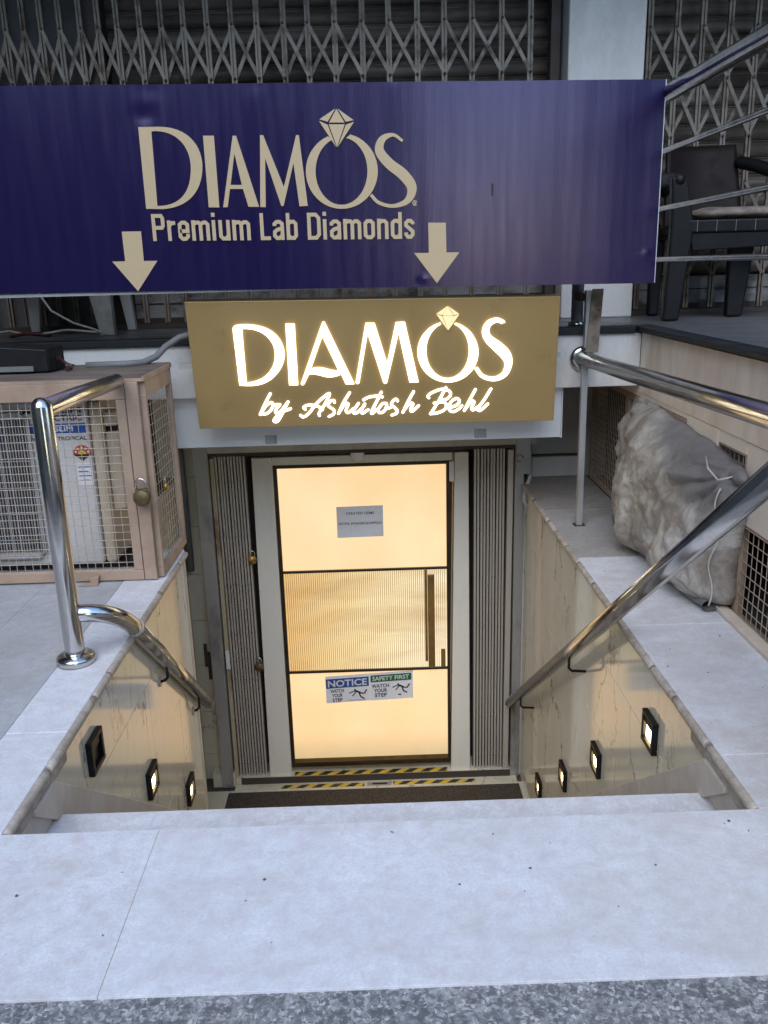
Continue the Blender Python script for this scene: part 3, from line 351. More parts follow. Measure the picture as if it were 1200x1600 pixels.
GOLD_SHAPES = {"D":[[[-0.6304,0.1817],[-0.6208,0.1936],[-0.5959,0.1972],[-0.5848,0.1975],[-0.5725,0.1974],[-0.5594,0.1968],[-0.5457,0.1955],[-0.5314,0.1936],[-0.517,0.1907],[-0.5025,0.1869],[-0.4882,0.182],[-0.4742,0.1759],[-0.4608,0.1685],[-0.4482,0.1596],[-0.4366,0.1492],[-0.4262,0.1372],[-0.4173,0.1233],[-0.4173,0.1233],[-0.411,0.1098],[-0.4063,0.0964],[-0.403,0.083],[-0.4012,0.0697],[-0.4008,0.0565],[-0.4019,0.0434],[-0.4044,0.0304],[-0.4084,0.0176],[-0.4137,0.005],[-0.4205,-0.0075],[-0.4287,-0.0197],[-0.4382,-0.0317],[-0.4492,-0.0434],[-0.4615,-0.0548],[-0.4615,-0.0548],[-0.4715,-0.0622],[-0.4818,-0.0687],[-0.4922,-0.0742],[-0.5028,-0.0788],[-0.5136,-0.0826],[-0.5246,-0.0856],[-0.5358,-0.0878],[-0.5473,-0.0893],[-0.5591,-0.0902],[-0.5711,-0.0905],[-0.5835,-0.0902],[-0.5962,-0.0894],[-0.6093,-0.0882],[-0.6227,-0.0866]],[[-0.5884,0.1786],[-0.5759,0.1784],[-0.5637,0.1776],[-0.5517,0.1761],[-0.54,0.174],[-0.5286,0.171],[-0.5177,0.1673],[-0.5071,0.1626],[-0.4971,0.157],[-0.4876,0.1503],[-0.4787,0.1426],[-0.4704,0.1337],[-0.4628,0.1236],[-0.456,0.1122],[-0.4499,0.0994],[-0.4499,0.0994],[-0.4464,0.0854],[-0.4446,0.0703],[-0.4446,0.0545],[-0.4465,0.0383],[-0.4503,0.022],[-0.4563,0.0059],[-0.4643,-0.0096],[-0.4747,-0.0243],[-0.4874,-0.0378],[-0.5025,-0.0498],[-0.5201,-0.06],[-0.5404,-0.0679],[-0.5633,-0.0734],[-0.589,-0.076]]],"I":[[[-0.3863,0.1949],[-0.3447,0.1937],[-0.347,-0.0936],[-0.3885,-0.0923]]],"A":[[[-0.2168,0.1974],[-0.211,0.2009],[-0.2058,0.1959],[-0.0805,-0.0964],[-0.1203,-0.0965],[-0.1403,-0.0471],[-0.1403,-0.0471],[-0.1502,-0.0517],[-0.1607,-0.0554],[-0.1717,-0.0581],[-0.1833,-0.0597],[-0.1954,-0.06],[-0.2081,-0.0589],[-0.2212,-0.0563],[-0.2349,-0.0519],[-0.2349,-0.0519],[-0.2439,-0.0491],[-0.2523,-0.0468],[-0.2603,-0.045],[-0.2678,-0.0438],[-0.2748,-0.0433],[-0.2814,-0.0433],[-0.2877,-0.0439],[-0.2936,-0.0451],[-0.317,-0.0893],[-0.3256,-0.0955],[-0.3334,-0.0888]],[[-0.2201,0.1337],[-0.1521,-0.0301],[-0.1521,-0.0301],[-0.1618,-0.0305],[-0.1719,-0.0294],[-0.1822,-0.0273],[-0.1926,-0.0245],[-0.203,-0.0213],[-0.2133,-0.0181],[-0.2233,-0.0153],[-0.2328,-0.0131],[-0.2328,-0.0131],[-0.2424,-0.0121],[-0.252,-0.0122],[-0.2614,-0.0132],[-0.2701,-0.0151],[-0.2775,-0.0178],[-0.2834,-0.0211]]],"M":[[[-0.018,0.1881],[0.0232,0.1869],[0.0773,-0.0038],[0.1217,0.1878],[0.163,0.1879],[0.2233,-0.0964],[0.1815,-0.0965],[0.1332,0.1409],[0.0739,-0.0945],[0.0656,-0.0995],[0.0575,-0.0941],[-0.0102,0.1425],[-0.0576,-0.0926],[-0.0666,-0.0968],[-0.0739,-0.0901]]],"O":[[[0.3983,0.1771],[0.4147,0.1712],[0.4303,0.1635],[0.445,0.1538],[0.4584,0.1426],[0.4705,0.1298],[0.4809,0.1156],[0.4896,0.1003],[0.4965,0.0841],[0.5013,0.0673],[0.5041,0.05],[0.5047,0.0325],[0.5032,0.0151],[0.4996,-0.0019],[0.4939,-0.0182],[0.4861,-0.0338],[0.4765,-0.0481],[0.4651,-0.0612],[0.4521,-0.0726],[0.4377,-0.0824],[0.4221,-0.0902],[0.4056,-0.096],[0.3885,-0.0997],[0.3709,-0.1013],[0.3533,-0.1006],[0.3357,-0.0977],[0.3186,-0.0927],[0.3022,-0.0856],[0.2867,-0.0766],[0.2725,-0.0657],[0.2596,-0.0533],[0.2483,-0.0394],[0.2388,-0.0243],[0.2313,-0.0082],[0.2257,0.0086],[0.2222,0.0258],[0.2208,0.0432],[0.2216,0.0606],[0.2245,0.0777],[0.2295,0.0942],[0.2364,0.1098],[0.2452,0.1244],[0.2558,0.1377],[0.2679,0.1496],[0.2814,0.1599],[0.2961,0.1684],[0.3118,0.175],[0.3282,0.1797],[0.3301,0.1732],[0.319,0.1679],[0.3085,0.161],[0.2987,0.1524],[0.2898,0.1423],[0.2819,0.1309],[0.2751,0.1183],[0.2696,0.1046],[0.2653,0.0902],[0.2625,0.0751],[0.261,0.0596],[0.261,0.0439],[0.2625,0.0282],[0.2654,0.0129],[0.2696,-0.002],[0.2753,-0.0162],[0.2822,-0.0295],[0.2903,-0.0416],[0.2994,-0.0525],[0.3095,-0.0618],[0.3203,-0.0696],[0.3318,-0.0756],[0.3437,-0.0798],[0.3559,-0.0821],[0.3681,-0.0824],[0.3803,-0.0809],[0.3921,-0.0774],[0.4036,-0.0721],[0.4143,-0.0649],[0.4243,-0.0562],[0.4334,-0.0459],[0.4414,-0.0342],[0.4482,-0.0213],[0.4537,-0.0074],[0.4579,0.0072],[0.4607,0.0225],[0.462,0.0381],[0.4618,0.0538],[0.4602,0.0694],[0.4572,0.0846],[0.4528,0.0994],[0.4472,0.1133],[0.4403,0.1263],[0.4322,0.1382],[0.4232,0.1488],[0.4134,0.158],[0.4027,0.1656],[0.3916,0.1715]]],"S":[[[0.6231,0.1763],[0.6242,0.1752],[0.6249,0.1702],[0.625,0.1694],[0.6263,0.174],[0.6239,0.1793],[0.6219,0.1813],[0.6203,0.1825],[0.6187,0.1834],[0.6169,0.1844],[0.6143,0.1859],[0.6109,0.1877],[0.6069,0.1897],[0.6023,0.1916],[0.5973,0.1933],[0.5919,0.1944],[0.5863,0.1948],[0.5809,0.1945],[0.5755,0.1938],[0.5699,0.1927],[0.5641,0.1911],[0.5584,0.1892],[0.5528,0.1868],[0.5474,0.1838],[0.5425,0.1802],[0.5382,0.176],[0.5344,0.1714],[0.5311,0.1664],[0.5281,0.161],[0.5257,0.1553],[0.5237,0.1494],[0.5223,0.1432],[0.5215,0.1369],[0.5215,0.1307],[0.522,0.1244],[0.5232,0.1182],[0.5249,0.1119],[0.5272,0.1056],[0.53,0.0994],[0.5334,0.0933],[0.5374,0.0869],[0.5424,0.0803],[0.548,0.0739],[0.554,0.0679],[0.56,0.062],[0.566,0.0565],[0.5716,0.0513],[0.5766,0.0465],[0.5812,0.0419],[0.5859,0.0372],[0.5908,0.0325],[0.5955,0.0282],[0.5997,0.0242],[0.6035,0.0205],[0.6069,0.0172],[0.6097,0.0142],[0.6124,0.0111],[0.6152,0.0077],[0.6181,0.004],[0.6209,0.0005],[0.6235,-0.0029],[0.6258,-0.0063],[0.6277,-0.0097],[0.6293,-0.0132],[0.6304,-0.0169],[0.6311,-0.0211],[0.6313,-0.0262],[0.631,-0.0317],[0.6303,-0.0374],[0.6293,-0.0431],[0.6278,-0.0485],[0.6262,-0.0533],[0.6244,-0.0573],[0.6224,-0.0607],[0.6199,-0.0639],[0.6168,-0.0669],[0.6132,-0.0697],[0.6094,-0.0723],[0.6053,-0.0747],[0.6012,-0.0767],[0.5972,-0.0785],[0.5933,-0.08],[0.5894,-0.081],[0.5854,-0.0818],[0.5813,-0.0823],[0.577,-0.0825],[0.5727,-0.0825],[0.5684,-0.0821],[0.564,-0.0815],[0.5596,-0.0807],[0.555,-0.0795],[0.5504,-0.0781],[0.5458,-0.0764],[0.5414,-0.0744],[0.5372,-0.0723],[0.5333,-0.0699],[0.5298,-0.0675],[0.5266,-0.0647],[0.5233,-0.0609],[0.5198,-0.0566],[0.5165,-0.0519],[0.5133,-0.0472],[0.5103,-0.0428],[0.5076,-0.0389],[0.5052,-0.0358],[0.5035,-0.0338],[0.5024,-0.0329],[0.5019,-0.0328],[0.502,-0.0341],[0.5015,-0.0385],[0.5015,-0.0368],[0.5006,-0.0336],[0.4998,-0.0329],[0.491,-0.0375],[0.4907,-0.0377],[0.4898,-0.0349],[0.4897,-0.0332],[0.4892,-0.0379],[0.4896,-0.0399],[0.4901,-0.0412],[0.4908,-0.0429],[0.492,-0.045],[0.4938,-0.0479],[0.4961,-0.0518],[0.499,-0.0564],[0.5023,-0.0615],[0.506,-0.0669],[0.5101,-0.0721],[0.5145,-0.0771],[0.5193,-0.0814],[0.5242,-0.085],[0.5294,-0.0881],[0.5347,-0.0907],[0.5401,-0.093],[0.5456,-0.095],[0.5511,-0.0967],[0.5565,-0.0982],[0.5618,-0.0993],[0.5671,-0.1002],[0.5724,-0.1009],[0.5777,-0.1013],[0.5831,-0.1013],[0.5885,-0.1011],[0.5939,-0.1005],[0.5994,-0.0995],[0.6047,-0.0981],[0.6099,-0.0964],[0.6151,-0.0944],[0.6205,-0.092],[0.6259,-0.0892],[0.6312,-0.0859],[0.6364,-0.0821],[0.6412,-0.0776],[0.6457,-0.0725],[0.6496,-0.0669],[0.6531,-0.0607],[0.6563,-0.054],[0.6591,-0.0471],[0.6615,-0.0399],[0.6634,-0.0326],[0.6649,-0.0253],[0.6657,-0.0179],[0.6659,-0.0105],[0.6655,-0.0031],[0.6645,0.0041],[0.663,0.0112],[0.661,0.0181],[0.6585,0.0247],[0.6556,0.031],[0.6522,0.0373],[0.648,0.0437],[0.6432,0.0497],[0.6381,0.0551],[0.633,0.0601],[0.6279,0.0647],[0.6227,0.0691],[0.6177,0.0732],[0.6125,0.0776],[0.6063,0.0825],[0.5996,0.0873],[0.5929,0.0918],[0.5864,0.096],[0.5803,0.1],[0.5749,0.1037],[0.5704,0.1071],[0.567,0.1101],[0.564,0.1133],[0.5612,0.1167],[0.5589,0.12],[0.5569,0.1233],[0.5553,0.1264],[0.554,0.1295],[0.5532,0.1325],[0.5526,0.1353],[0.5524,0.1382],[0.5526,0.1415],[0.5533,0.1451],[0.5544,0.1488],[0.5558,0.1524],[0.5575,0.1558],[0.5593,0.1588],[0.561,0.1612],[0.5631,0.1635],[0.5659,0.1658],[0.5694,0.1681],[0.5732,0.1702],[0.5773,0.172],[0.5813,0.1735],[0.5851,0.1746],[0.5882,0.1752],[0.5906,0.1753],[0.5934,0.1749],[0.5964,0.1739],[0.5997,0.1725],[0.603,0.1709],[0.6061,0.1693],[0.6092,0.1678],[0.6119,0.1667],[0.6135,0.1663],[0.6138,0.1665],[0.6127,0.1678],[0.6106,0.1727],[0.6117,0.1769],[0.6117,0.1757],[0.6123,0.1704],[0.6138,0.1687]]],"diamond":[[[0.3596,0.2542],[0.3101,0.2213],[0.3359,0.2153]],[[0.3618,0.2533],[0.3387,0.2137],[0.3869,0.2123]],[[0.3638,0.2541],[0.3894,0.2138],[0.4125,0.2185]],[[0.3093,0.2181],[0.3359,0.2092],[0.3607,0.1457]],[[0.3384,0.2102],[0.3872,0.2088],[0.3622,0.146]],[[0.3895,0.2077],[0.4133,0.2151],[0.3637,0.1456]]]}
SCRIPT_SHAPES = [[[-0.4812,-0.1323],[-0.5074,-0.1759],[-0.5374,-0.233]],[[-0.5329,-0.2278],[-0.5088,-0.1942],[-0.4819,-0.1751],[-0.4716,-0.1875],[-0.4875,-0.216],[-0.5117,-0.2311],[-0.5309,-0.2279]],[[-0.4719,-0.1912],[-0.4511,-0.1855]],[[-0.4394,-0.1858],[-0.4619,-0.2141],[-0.4603,-0.2274],[-0.4394,-0.2217],[-0.3994,-0.1745]],[[-0.4004,-0.1739],[-0.4268,-0.2231],[-0.4528,-0.2648],[-0.4697,-0.2712],[-0.4719,-0.26],[-0.4399,-0.228],[-0.39,-0.2084]],[[-0.3446,-0.2426],[-0.3313,-0.2515],[-0.3047,-0.2348],[-0.2583,-0.1808],[-0.2001,-0.1382],[-0.2257,-0.1923],[-0.2533,-0.2311],[-0.2542,-0.247]],[[-0.3204,-0.2148],[-0.3268,-0.2024],[-0.2997,-0.1932],[-0.2593,-0.2008],[-0.2373,-0.2184]],[[-0.1784,-0.1843],[-0.1815,-0.1737],[-0.1995,-0.1784],[-0.2092,-0.1992],[-0.1837,-0.221],[-0.1857,-0.2411],[-0.2083,-0.2527]],[[-0.1047,-0.1384],[-0.1362,-0.1872],[-0.1615,-0.2392]],[[-0.1587,-0.234],[-0.1314,-0.1952],[-0.1135,-0.1931],[-0.125,-0.2244],[-0.1153,-0.2369],[-0.0889,-0.2176]],[[-0.0639,-0.192],[-0.0877,-0.2256],[-0.0847,-0.2416],[-0.0611,-0.229],[-0.0373,-0.2044]],[[-0.0344,-0.1955],[-0.0518,-0.2267],[-0.0462,-0.2412],[-0.02,-0.225]],[[0.0462,-0.1404],[0.0247,-0.1816],[-0.0023,-0.2335],[-0.0001,-0.2442],[0.0209,-0.2262]],[[-0.0399,-0.1759],[-0.013,-0.1631],[0.0279,-0.1591],[0.0507,-0.164]],[[0.0678,-0.196],[0.0498,-0.1981],[0.0286,-0.2265],[0.0359,-0.2415],[0.0566,-0.2353],[0.07,-0.2119],[0.0677,-0.1971]],[[0.0646,-0.2223],[0.0877,-0.2177]],[[0.1232,-0.1861],[0.1152,-0.1764],[0.0986,-0.189],[0.0942,-0.2047],[0.1183,-0.2292],[0.1154,-0.2477],[0.0947,-0.255]],[[0.1998,-0.1424],[0.1726,-0.1913],[0.1473,-0.2434]],[[0.1505,-0.2366],[0.1776,-0.202],[0.1965,-0.2025],[0.185,-0.2286],[0.1925,-0.2394],[0.2236,-0.2123]],[[0.2724,-0.1749],[0.2684,-0.1643],[0.2929,-0.1478],[0.3336,-0.135],[0.3667,-0.1422],[0.377,-0.1608],[0.3618,-0.1813],[0.3286,-0.1908]],[[0.3539,-0.1273],[0.3235,-0.1854],[0.2813,-0.2544]],[[0.2979,-0.2019],[0.344,-0.1981],[0.3568,-0.218],[0.3441,-0.2388],[0.3081,-0.252],[0.2798,-0.2543]],[[0.3738,-0.2254],[0.4015,-0.2178],[0.4197,-0.1972],[0.4063,-0.1821],[0.3834,-0.194],[0.3697,-0.2184],[0.3734,-0.2402],[0.3914,-0.2471],[0.415,-0.2351],[0.4312,-0.2187]],[[0.4951,-0.1408],[0.4693,-0.1898],[0.4428,-0.2434]],[[0.4469,-0.2382],[0.472,-0.202],[0.49,-0.2009],[0.4786,-0.2296],[0.4855,-0.2415],[0.5134,-0.2227]],[[0.569,-0.1405],[0.5384,-0.1919],[0.51,-0.2332],[0.5139,-0.2456],[0.5317,-0.2365],[0.5553,-0.2135]]]
GOLD_CORN = [[-.8392,.3056],[.8788,.2837],[.8777,-.3069],[-.8345,-.2958]]
XL, XR = -0.945, 0.930            # inner faces of the stairwell walls
FZ = -2.06                        # basement floor
UF = 0.98                         # upper veranda floor
# ================================================================= SETTING
obj('street', MB().add([(-70, -60, -.19), (70, -60, -.19), (70, .72, -.19), (-70, .72, -.19)], [(0, 1, 2, 3)]), 'asphalt', kind='structure')
obj('granite_step', MB().box(-4.5, 4.5, .70, 1.3025, -.19, -.006), 'granite', kind='structure', bevel=.006)
L = setting('landing', (0, 1.5, 0))
for a, b in ((-4.5, -2.2), (-2.199, -.5493), (-.5477, 1.95), (1.951, 4.5)):
    obj('slab', MB().box(a, b, 1.296, 1.792, -.035, 0), 'marble', L, bevel=.0007)
obj('grout', MB().box(-.5494, -.5476, 1.298, 1.79, -.02, -.0003), 'grout', L)
obj('landing_riser', MB().box(-4.5, 4.5, 1.310, 1.775, -.3, -.036), 'band', L)
ST = setting('stairs', (0, 2.0, 0))
zt, y0 = -.18, 1.775
for i in range(9):
    dep = .335 if i == 0 else .265
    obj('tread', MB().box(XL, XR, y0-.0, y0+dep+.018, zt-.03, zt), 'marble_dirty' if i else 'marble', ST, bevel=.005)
    obj('riser', MB().box(XL, XR, y0+dep-.004, y0+dep+.008, zt-.209+.002, zt-.031), 'band', ST)
    y0 += dep; zt -= .209
obj('riser', MB().box(XL, XR, 1.766, 1.774, -.18, -.036), 'band', ST)
obj('stair_base', MB().prism([(1.8, -.22), (4.2, -2.05), (4.2, -2.25), (1.8, -2.25)], 'x', XL, XR), 'joint', ST)
bf = setting('basement_floor', (0, 4.7, FZ))
k = 0
for x0, x1 in ((-1.32, -.62), (-.617, .1), (.103, .94)):
    for y_, y1_ in ((4.225, 4.62), (4.623, 5.02)):
        obj('floor_slab', MB().box(x0, x1, y_, y1_, FZ-.03, FZ), 'cream_old', bf, bevel=.002)
obj('floor_base', MB().box(-1.34, .95, 4.0, 5.3, FZ-.1, FZ-.012), 'joint', bf)

# left platform: tiles + coping
LP = setting('left_platform', (-1.6, 3, 0))
ys = [1.795, 2.135, 2.46, 2.84, 3.20, 3.56, 3.93, 4.27]
xs = [-1.118, -1.458, -1.80, -2.14, -2.48, -2.82, -3.2]
for i in range(len(xs)-1):
    for j in range(len(ys)-1):
        obj('tile', MB().box(xs[i+1]+.0015, xs[i]-.001, ys[j]+.001, ys[j+1]-.001, -.02, -.001-.0012*((i*7+j*3) % 3)), 'tile_marble', LP)
for a, b in ((1.795, 2.269), (2.2705, 3.20), (3.2015, 3.955)):
    obj('coping_slab', MB().box(-1.117, -.932, a, b, -.030, .001), 'marble', LP, bevel=.003)
rn_ = random.Random(12)
def nosing_run(par, x, ya, yb):
    y = ya
    while y < yb-.02:
        e = min(yb, y+rn_.uniform(.16, .42)); n_ = 8
        pts = [(x+rn_.uniform(-.0008, .0008), y+(e-y)*k/n_, -.0155+rn_.uniform(-.0007, .0007)) for k in range(n_+1)]
        obj('nosing_piece', MB().tube(pts, [.0150*(.86 if k in (0, n_) else 1)+rn_.uniform(-.0006, .0004) for k in range(n_+1)], 14), 'nosing', par)
        y = e+rn_.choice((.0008, .0015, .003, .010))
nosing_run(LP, -.929, 1.80, 3.95)
obj('platform_bed', MB().box(-3.3, -1.31, 1.78, 4.29, -.3, -.021).box(-1.31, -1.10, 1.78, 3.95, -.3, -.021), 'joint', LP)
RP = setting('right_platform', (1.1, 3, 0))
for a, b in ((1.795, 2.028), (2.031, 2.9), (2.903, 3.668), (3.671, 4.45), (4.453, 5.245)):
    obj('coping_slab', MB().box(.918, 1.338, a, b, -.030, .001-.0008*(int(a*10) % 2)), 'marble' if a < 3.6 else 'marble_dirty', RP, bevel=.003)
nosing_run(RP, .914, 1.80, 5.13)
obj('mesh_kerb', MB().box(1.290, 1.335, 1.8, 3.25, .002, .020), 'beige', RP, bevel=.004)
obj('platform_bed', MB().box(1.10, 3.3, 1.78, 5.3, -.3, -.031), 'joint', RP)

# ================================================================= STAIRWELL WALLS
def stair_wall(side, label, yend):
    s = -1 if side == 'L' else 1; xf = XL if s < 0 else XR
    W_ = thing('stairwell_wall', label, 'wall', (xf, 3, -.03))
    def bx(mb, d0, d1, *r):      # d measured from the face into the wall
        a, b = xf+s*d0, xf+s*d1; return mb.box(min(a, b), max(a, b), *r)
    obj('wall_core', bx(MB(), .016, .17, 1.79, yend-.003, FZ-.02, -.031), 'joint', W_)
    # marble panels in courses
    zc = [-.058, -.305, -.63, -.955, -1.28, -1.605, FZ]
    rnd = random.Random(3 if s < 0 else 8)
    for c in range(6):
        top, bot = zc[c]-.0012, zc[c+1]+.0012
        y = 1.79; first = .70 if c % 2 else .72
        cuts = [1.79, 2.48+.02*c, 3.02+.13*(c % 2), 3.62-.1*(c % 2), 4.22, 4.78, 9]
        cuts = [q for q in cuts if q < yend-.18]+[yend]
        for a, b in zip(cuts[:-1], cuts[1:]):
            if c > 0:   # hidden under the flight
                if bot < -.4 and b < 1.9+(-.18-top)/.79*.8: continue
            j = rnd.uniform(0, .0012)
            obj('marble_panel', bx(MB(), j, .0155, a+.0009, b-.0009, bot, top), 'cream', W_)
    # moulding below the coping: two worn strips
    obj('moulding', bx(MB(), -.006, .02, 1.80, yend, -.056, -.0315), 'nosing', W_, bevel=.004)
    # nosing of the coping near the top step
    obj('thick_nosing', bx(MB(), -.018, .012, 1.797, 2.24, -.075, -.0305), 'nosing', W_, bevel=.012)
    # sloping marble skirting that follows the flight
    zz = lambda y: -.020-(y-2.06)*.785
    yb = min(yend, 4.5)
    seg = [2.04, 2.62, 3.2, 3.78, yb-.02]
    for a, b in zip(seg[:-1], seg[1:]):
        if b <= a: continue
        mb = MB(); a_ = a+.001; b_ = b-.001
        xa, xb = xf-s*.026, xf-s*.0005
        pl_ = [(a_, zz(a_)), (b_, zz(b_)), (b_, max(FZ, zz(b_)-.125)), (a_, zz(a_)-.125)]
        if a == seg[0]: pl_ = [(1.965, -.0585), (2.108, -.0585), (b_, zz(b_)), (b_, zz(b_)-.125), (1.965, -.075)]
        mb.prism(pl_, 'x', min(xa, xb), max(xa, xb))
        obj('sloping_skirting', mb, 'band', W_, bevel=.003)
    # wall pieces under the skirting at tread level
    obj('skirting_riser', bx(MB(), -.010, -.0006, 1.80, 2.09, -.178, -.056), 'band', W_, bevel=.002)
    return W_
wl = stair_wall('L', 'cream veined marble wall on the left of the stairwell below the air conditioner cage', 3.955)
obj('end_trim', MB().box(XL-.15, XL+.004, 3.956, 3.985, FZ, .0), 'cream_old', wl, bevel=.003)
obj('end_face', MB().box(XL-.17, XL-.01, 3.9855, 3.992, FZ, .0), 'cream_old', wl)
wr = stair_wall('R', 'cream veined marble wall on the right of the stairwell under the white coping', 5.14)
obj('end_trim', MB().box(XR-.012, XR+.05, 5.095, 5.138, FZ, -.058), 'white', wr, bevel=.003)

# recess beside the folded gate, left
rw = thing('recess_wall', 'narrow stained marble wall strip left of the steel gate post', 'wall', (-1.2, 5.17, FZ))
obj('wall_core', MB().box(-1.36, -.95, 5.182, 5.32, FZ-.05, .70).box(-1.36, -1.23, 3.99, 5.18, FZ-.05, -.03), 'joint', rw)
zj = [FZ+.002, -1.86, -1.54, -1.2, -.88, -.56, -.24, .08, .40, .69]
for a, b in zip(zj[:-1], zj[1:]):
    obj('marble_panel', MB().box(-1.222, -1.09, 5.166, 5.181, a+.0015, b-.0015), 'cream_old', rw)
    obj('marble_panel', MB().box(-1.229, -1.214, 4.0, 5.165, a+.0015, b-.0015) if a < -.1 else MB().box(-1.33, -1.224, 5.166, 5.181, a+.0015, b-.0015), 'cream_old', rw)
obj('plinth', MB().box(-1.15, -1.0, 5.06, 5.165, FZ+.001, FZ+.10), 'cream_old', rw, bevel=.004)

# wall behind everything at basement level and lintel
bw = thing('shop_front_wall', 'dim plaster wall around and above the basement shop door', 'wall', (0, 5.3, FZ))
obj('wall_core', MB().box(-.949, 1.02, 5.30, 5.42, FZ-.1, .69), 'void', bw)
obj('lintel', MB().box(-1.09, .99, 5.06, 5.29, .245, .66), 'greywall', bw)
gp = thing('end_wall', 'greyish plaster wall at the far end of the right platform', 'wall', (1.15, 5.25, 0))
obj('wall_core', MB().box(.995, 1.60, 5.255, 5.42, -.03, .955), 'greywall', gp)
obj('skirting_block', MB().box(.965, 1.30, 5.215, 5.253, .002, .128), 'white', gp, bevel=.004)
obj('dark_line', MB().box(.966, 1.30, 5.235, 5.2545, .129, .140), 'joint', gp)  # thin dark line along the top of the skirting block
lb = solid('wall_behind_cage', MB().box(-4.4, -1.29, 4.29, 4.42, -.3, .70), 'greywall', 'dim plaster wall behind the air conditioner cage', 'wall')

# ================================================================= UPPER VERANDA
vf = setting('veranda_floor', (0, 4.8, UF))
for i in range(-8, 9):
    x0 = i*.6-.3; x1 = x0+.596
    for j, (a, b) in enumerate(((4.262, 4.86), (4.864, 5.6))):
        obj('tile', MB().box(x0, x1, a, b, UF-.02, UF-.0005*((i+j) % 2)), 'floor_tile', vf)
for j in range(8):
    y_ = 4.262-.6*(j+1)
    for i in range(5):
        x0 = 1.345+i*.6
        obj('tile', MB().box(x0, x0+.596, y_, y_+.596, UF-.02, UF-.0005*((i+j) % 2)), 'floor_tile', vf)
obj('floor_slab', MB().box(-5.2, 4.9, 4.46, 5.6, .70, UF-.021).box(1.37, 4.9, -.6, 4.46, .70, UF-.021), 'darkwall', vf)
beam = thing('front_beam', 'whitish painted edge beam of the veranda behind the gold sign', 'beam', (0, 4.25, .7))
obj('beam_body', MB().box(-5.0, 1.335, 4.25, 4.455, .695, .955), 'white', beam, bevel=.004)
obj('edge_trim', MB().box(-5.0, 1.30, 4.222, 4.30, .957, .992), 'black_trim', beam, bevel=.006)
fas = thing('side_fascia', 'brown stained beige fascia under the veranda edge above the right pipe', 'fascia', (1.35, 3, .7))
obj('fascia_panel', MB().box(1.336, 1.365, 2.72, 4.249, .665, .955), 'beige', fas)
obj('fascia_panel', MB().box(1.336, 1.365, -.6, 2.717, .665, .955), 'beige', fas)
obj('edge_trim', MB().box(1.306, 1.40, -.6, 4.30, .965, .990), 'black_trim', fas, bevel=.006)
sw = thing('side_wall', 'beige plastered wall with screened openings beside the right platform', 'wall', (1.35, 3, 0))
obj('wall_pier', MB().box(1.338, 1.45, 3.24, 3.58, .002, .663), 'beige_wall', sw, bevel=.006)
obj('wall_head', MB().box(1.340, 1.45, -.6, 2.98, .36, .663), 'beige_wall', sw, bevel=.006)
obj('wall_lintel', MB().box(1.339, 1.45, 2.982, 3.238, .615, .663), 'beige_wall', sw)
obj('wall_lintel', MB().box(1.339, 1.45, 3.582, 5.25, .64, .694), 'beige_wall', sw, bevel=.004)
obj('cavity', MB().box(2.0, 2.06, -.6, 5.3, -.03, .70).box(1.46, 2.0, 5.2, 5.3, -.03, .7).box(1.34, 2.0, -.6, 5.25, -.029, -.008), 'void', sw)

# veranda back: plain wall, pillar
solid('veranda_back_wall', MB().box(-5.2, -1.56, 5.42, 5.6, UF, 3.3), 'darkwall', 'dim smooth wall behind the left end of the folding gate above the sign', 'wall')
solid('shutter_sky_block', MB().box(-1.43, 4.9, 5.47, 5.6, UF, 3.3), 'void', 'unseen dark wall added behind the roller shutters to block the sky', 'wall')  # added out of sight to stop sky leaking past the slats
solid('gate_side_post', MB().box(-1.56, -1.43, 5.30, 5.50, UF, 3.3), 'gate_dark', 'dark upright post at the left end of the long roller shutter', 'post', bevel=.006)
solid('white_pillar', MB().box(1.115, 1.53, 5.08, 5.62, UF, 3.3), 'white', 'white square pillar between the two roller shutters behind the navy sign', 'pillar', bevel=.008)
solid('veranda_shade_slab', MB().box(-6, 6, 3.7, 6, 3.35, 3.5), 'soffit', 'unseen ceiling slab added above the veranda to keep it dark', 'ceiling')  # unseen slab, placed to shade the shutters and gates
solid('upper_building_wall', MB().box(-6, 6, 3.7, 3.95, 3.502, 9), 'facade', 'grey building wall above the veranda ceiling', 'building')
solid('added_side_wall', MB().box(-5.2, -4.6, -1.0, 5.6, -.19, 9), 'facade', 'unseen grey side wall added at the left end of the platform to cut the daylight', 'wall')  # unseen walls at both ends, added to darken the upper area
solid('added_side_wall', MB().box(4.92, 5.4, 1.8, 5.6, -.19, 9), 'facade', 'unseen grey side wall added at the right end of the veranda to cut the daylight', 'wall')

# roller shutters: slats
def slat_mesh(x0, x1):
    mb = MB(); pr = [(.004, 0), (-.004, .003), (-.010, .012), (-.014, .024), (-.016, .038), (-.014, .052), (-.009, .064), (-.002, .071), (.003, .076), (.002, .083), (-.005, .0865), (-.006, .090), (.002, .0935), (.004, .0945)]
    vs = []
    for y, z in pr: vs += [(x0, y, z), (x1, y, z)]
    mb.add(vs, [(2*i, 2*i+1, 2*i+3, 2*i+2) for i in range(len(pr)-1)], True); return mb
def shutter(x0, x1, label):
    cx = (x0+x1)/2; T = thing('roller_shutter', label, 'roller shutter', (cx, 5.42, UF))
    s0 = obj('slat', slat_mesh(x0-cx, x1-cx), 'shutter', None); s0.parent = T; s0.location = (0, 0, .225)
    for i in range(1, 22): inst(s0, T, (cx, 5.42, UF+.225+.0945*i))
    obj('bottom_plate', MB().box(x0, x1, 5.404, 5.43, UF+.02, UF+.215), 'shutter_plate', T, bevel=.003)
    obj('bottom_angle', MB().box(x0, x1, 5.385, 5.403, UF+.015, UF+.055), 'gate_dark', T)
    obj('plate_seam', MB().box(x0, x1, 5.398, 5.4035, UF+.135, UF+.142), 'gate_dark', T)
    return T
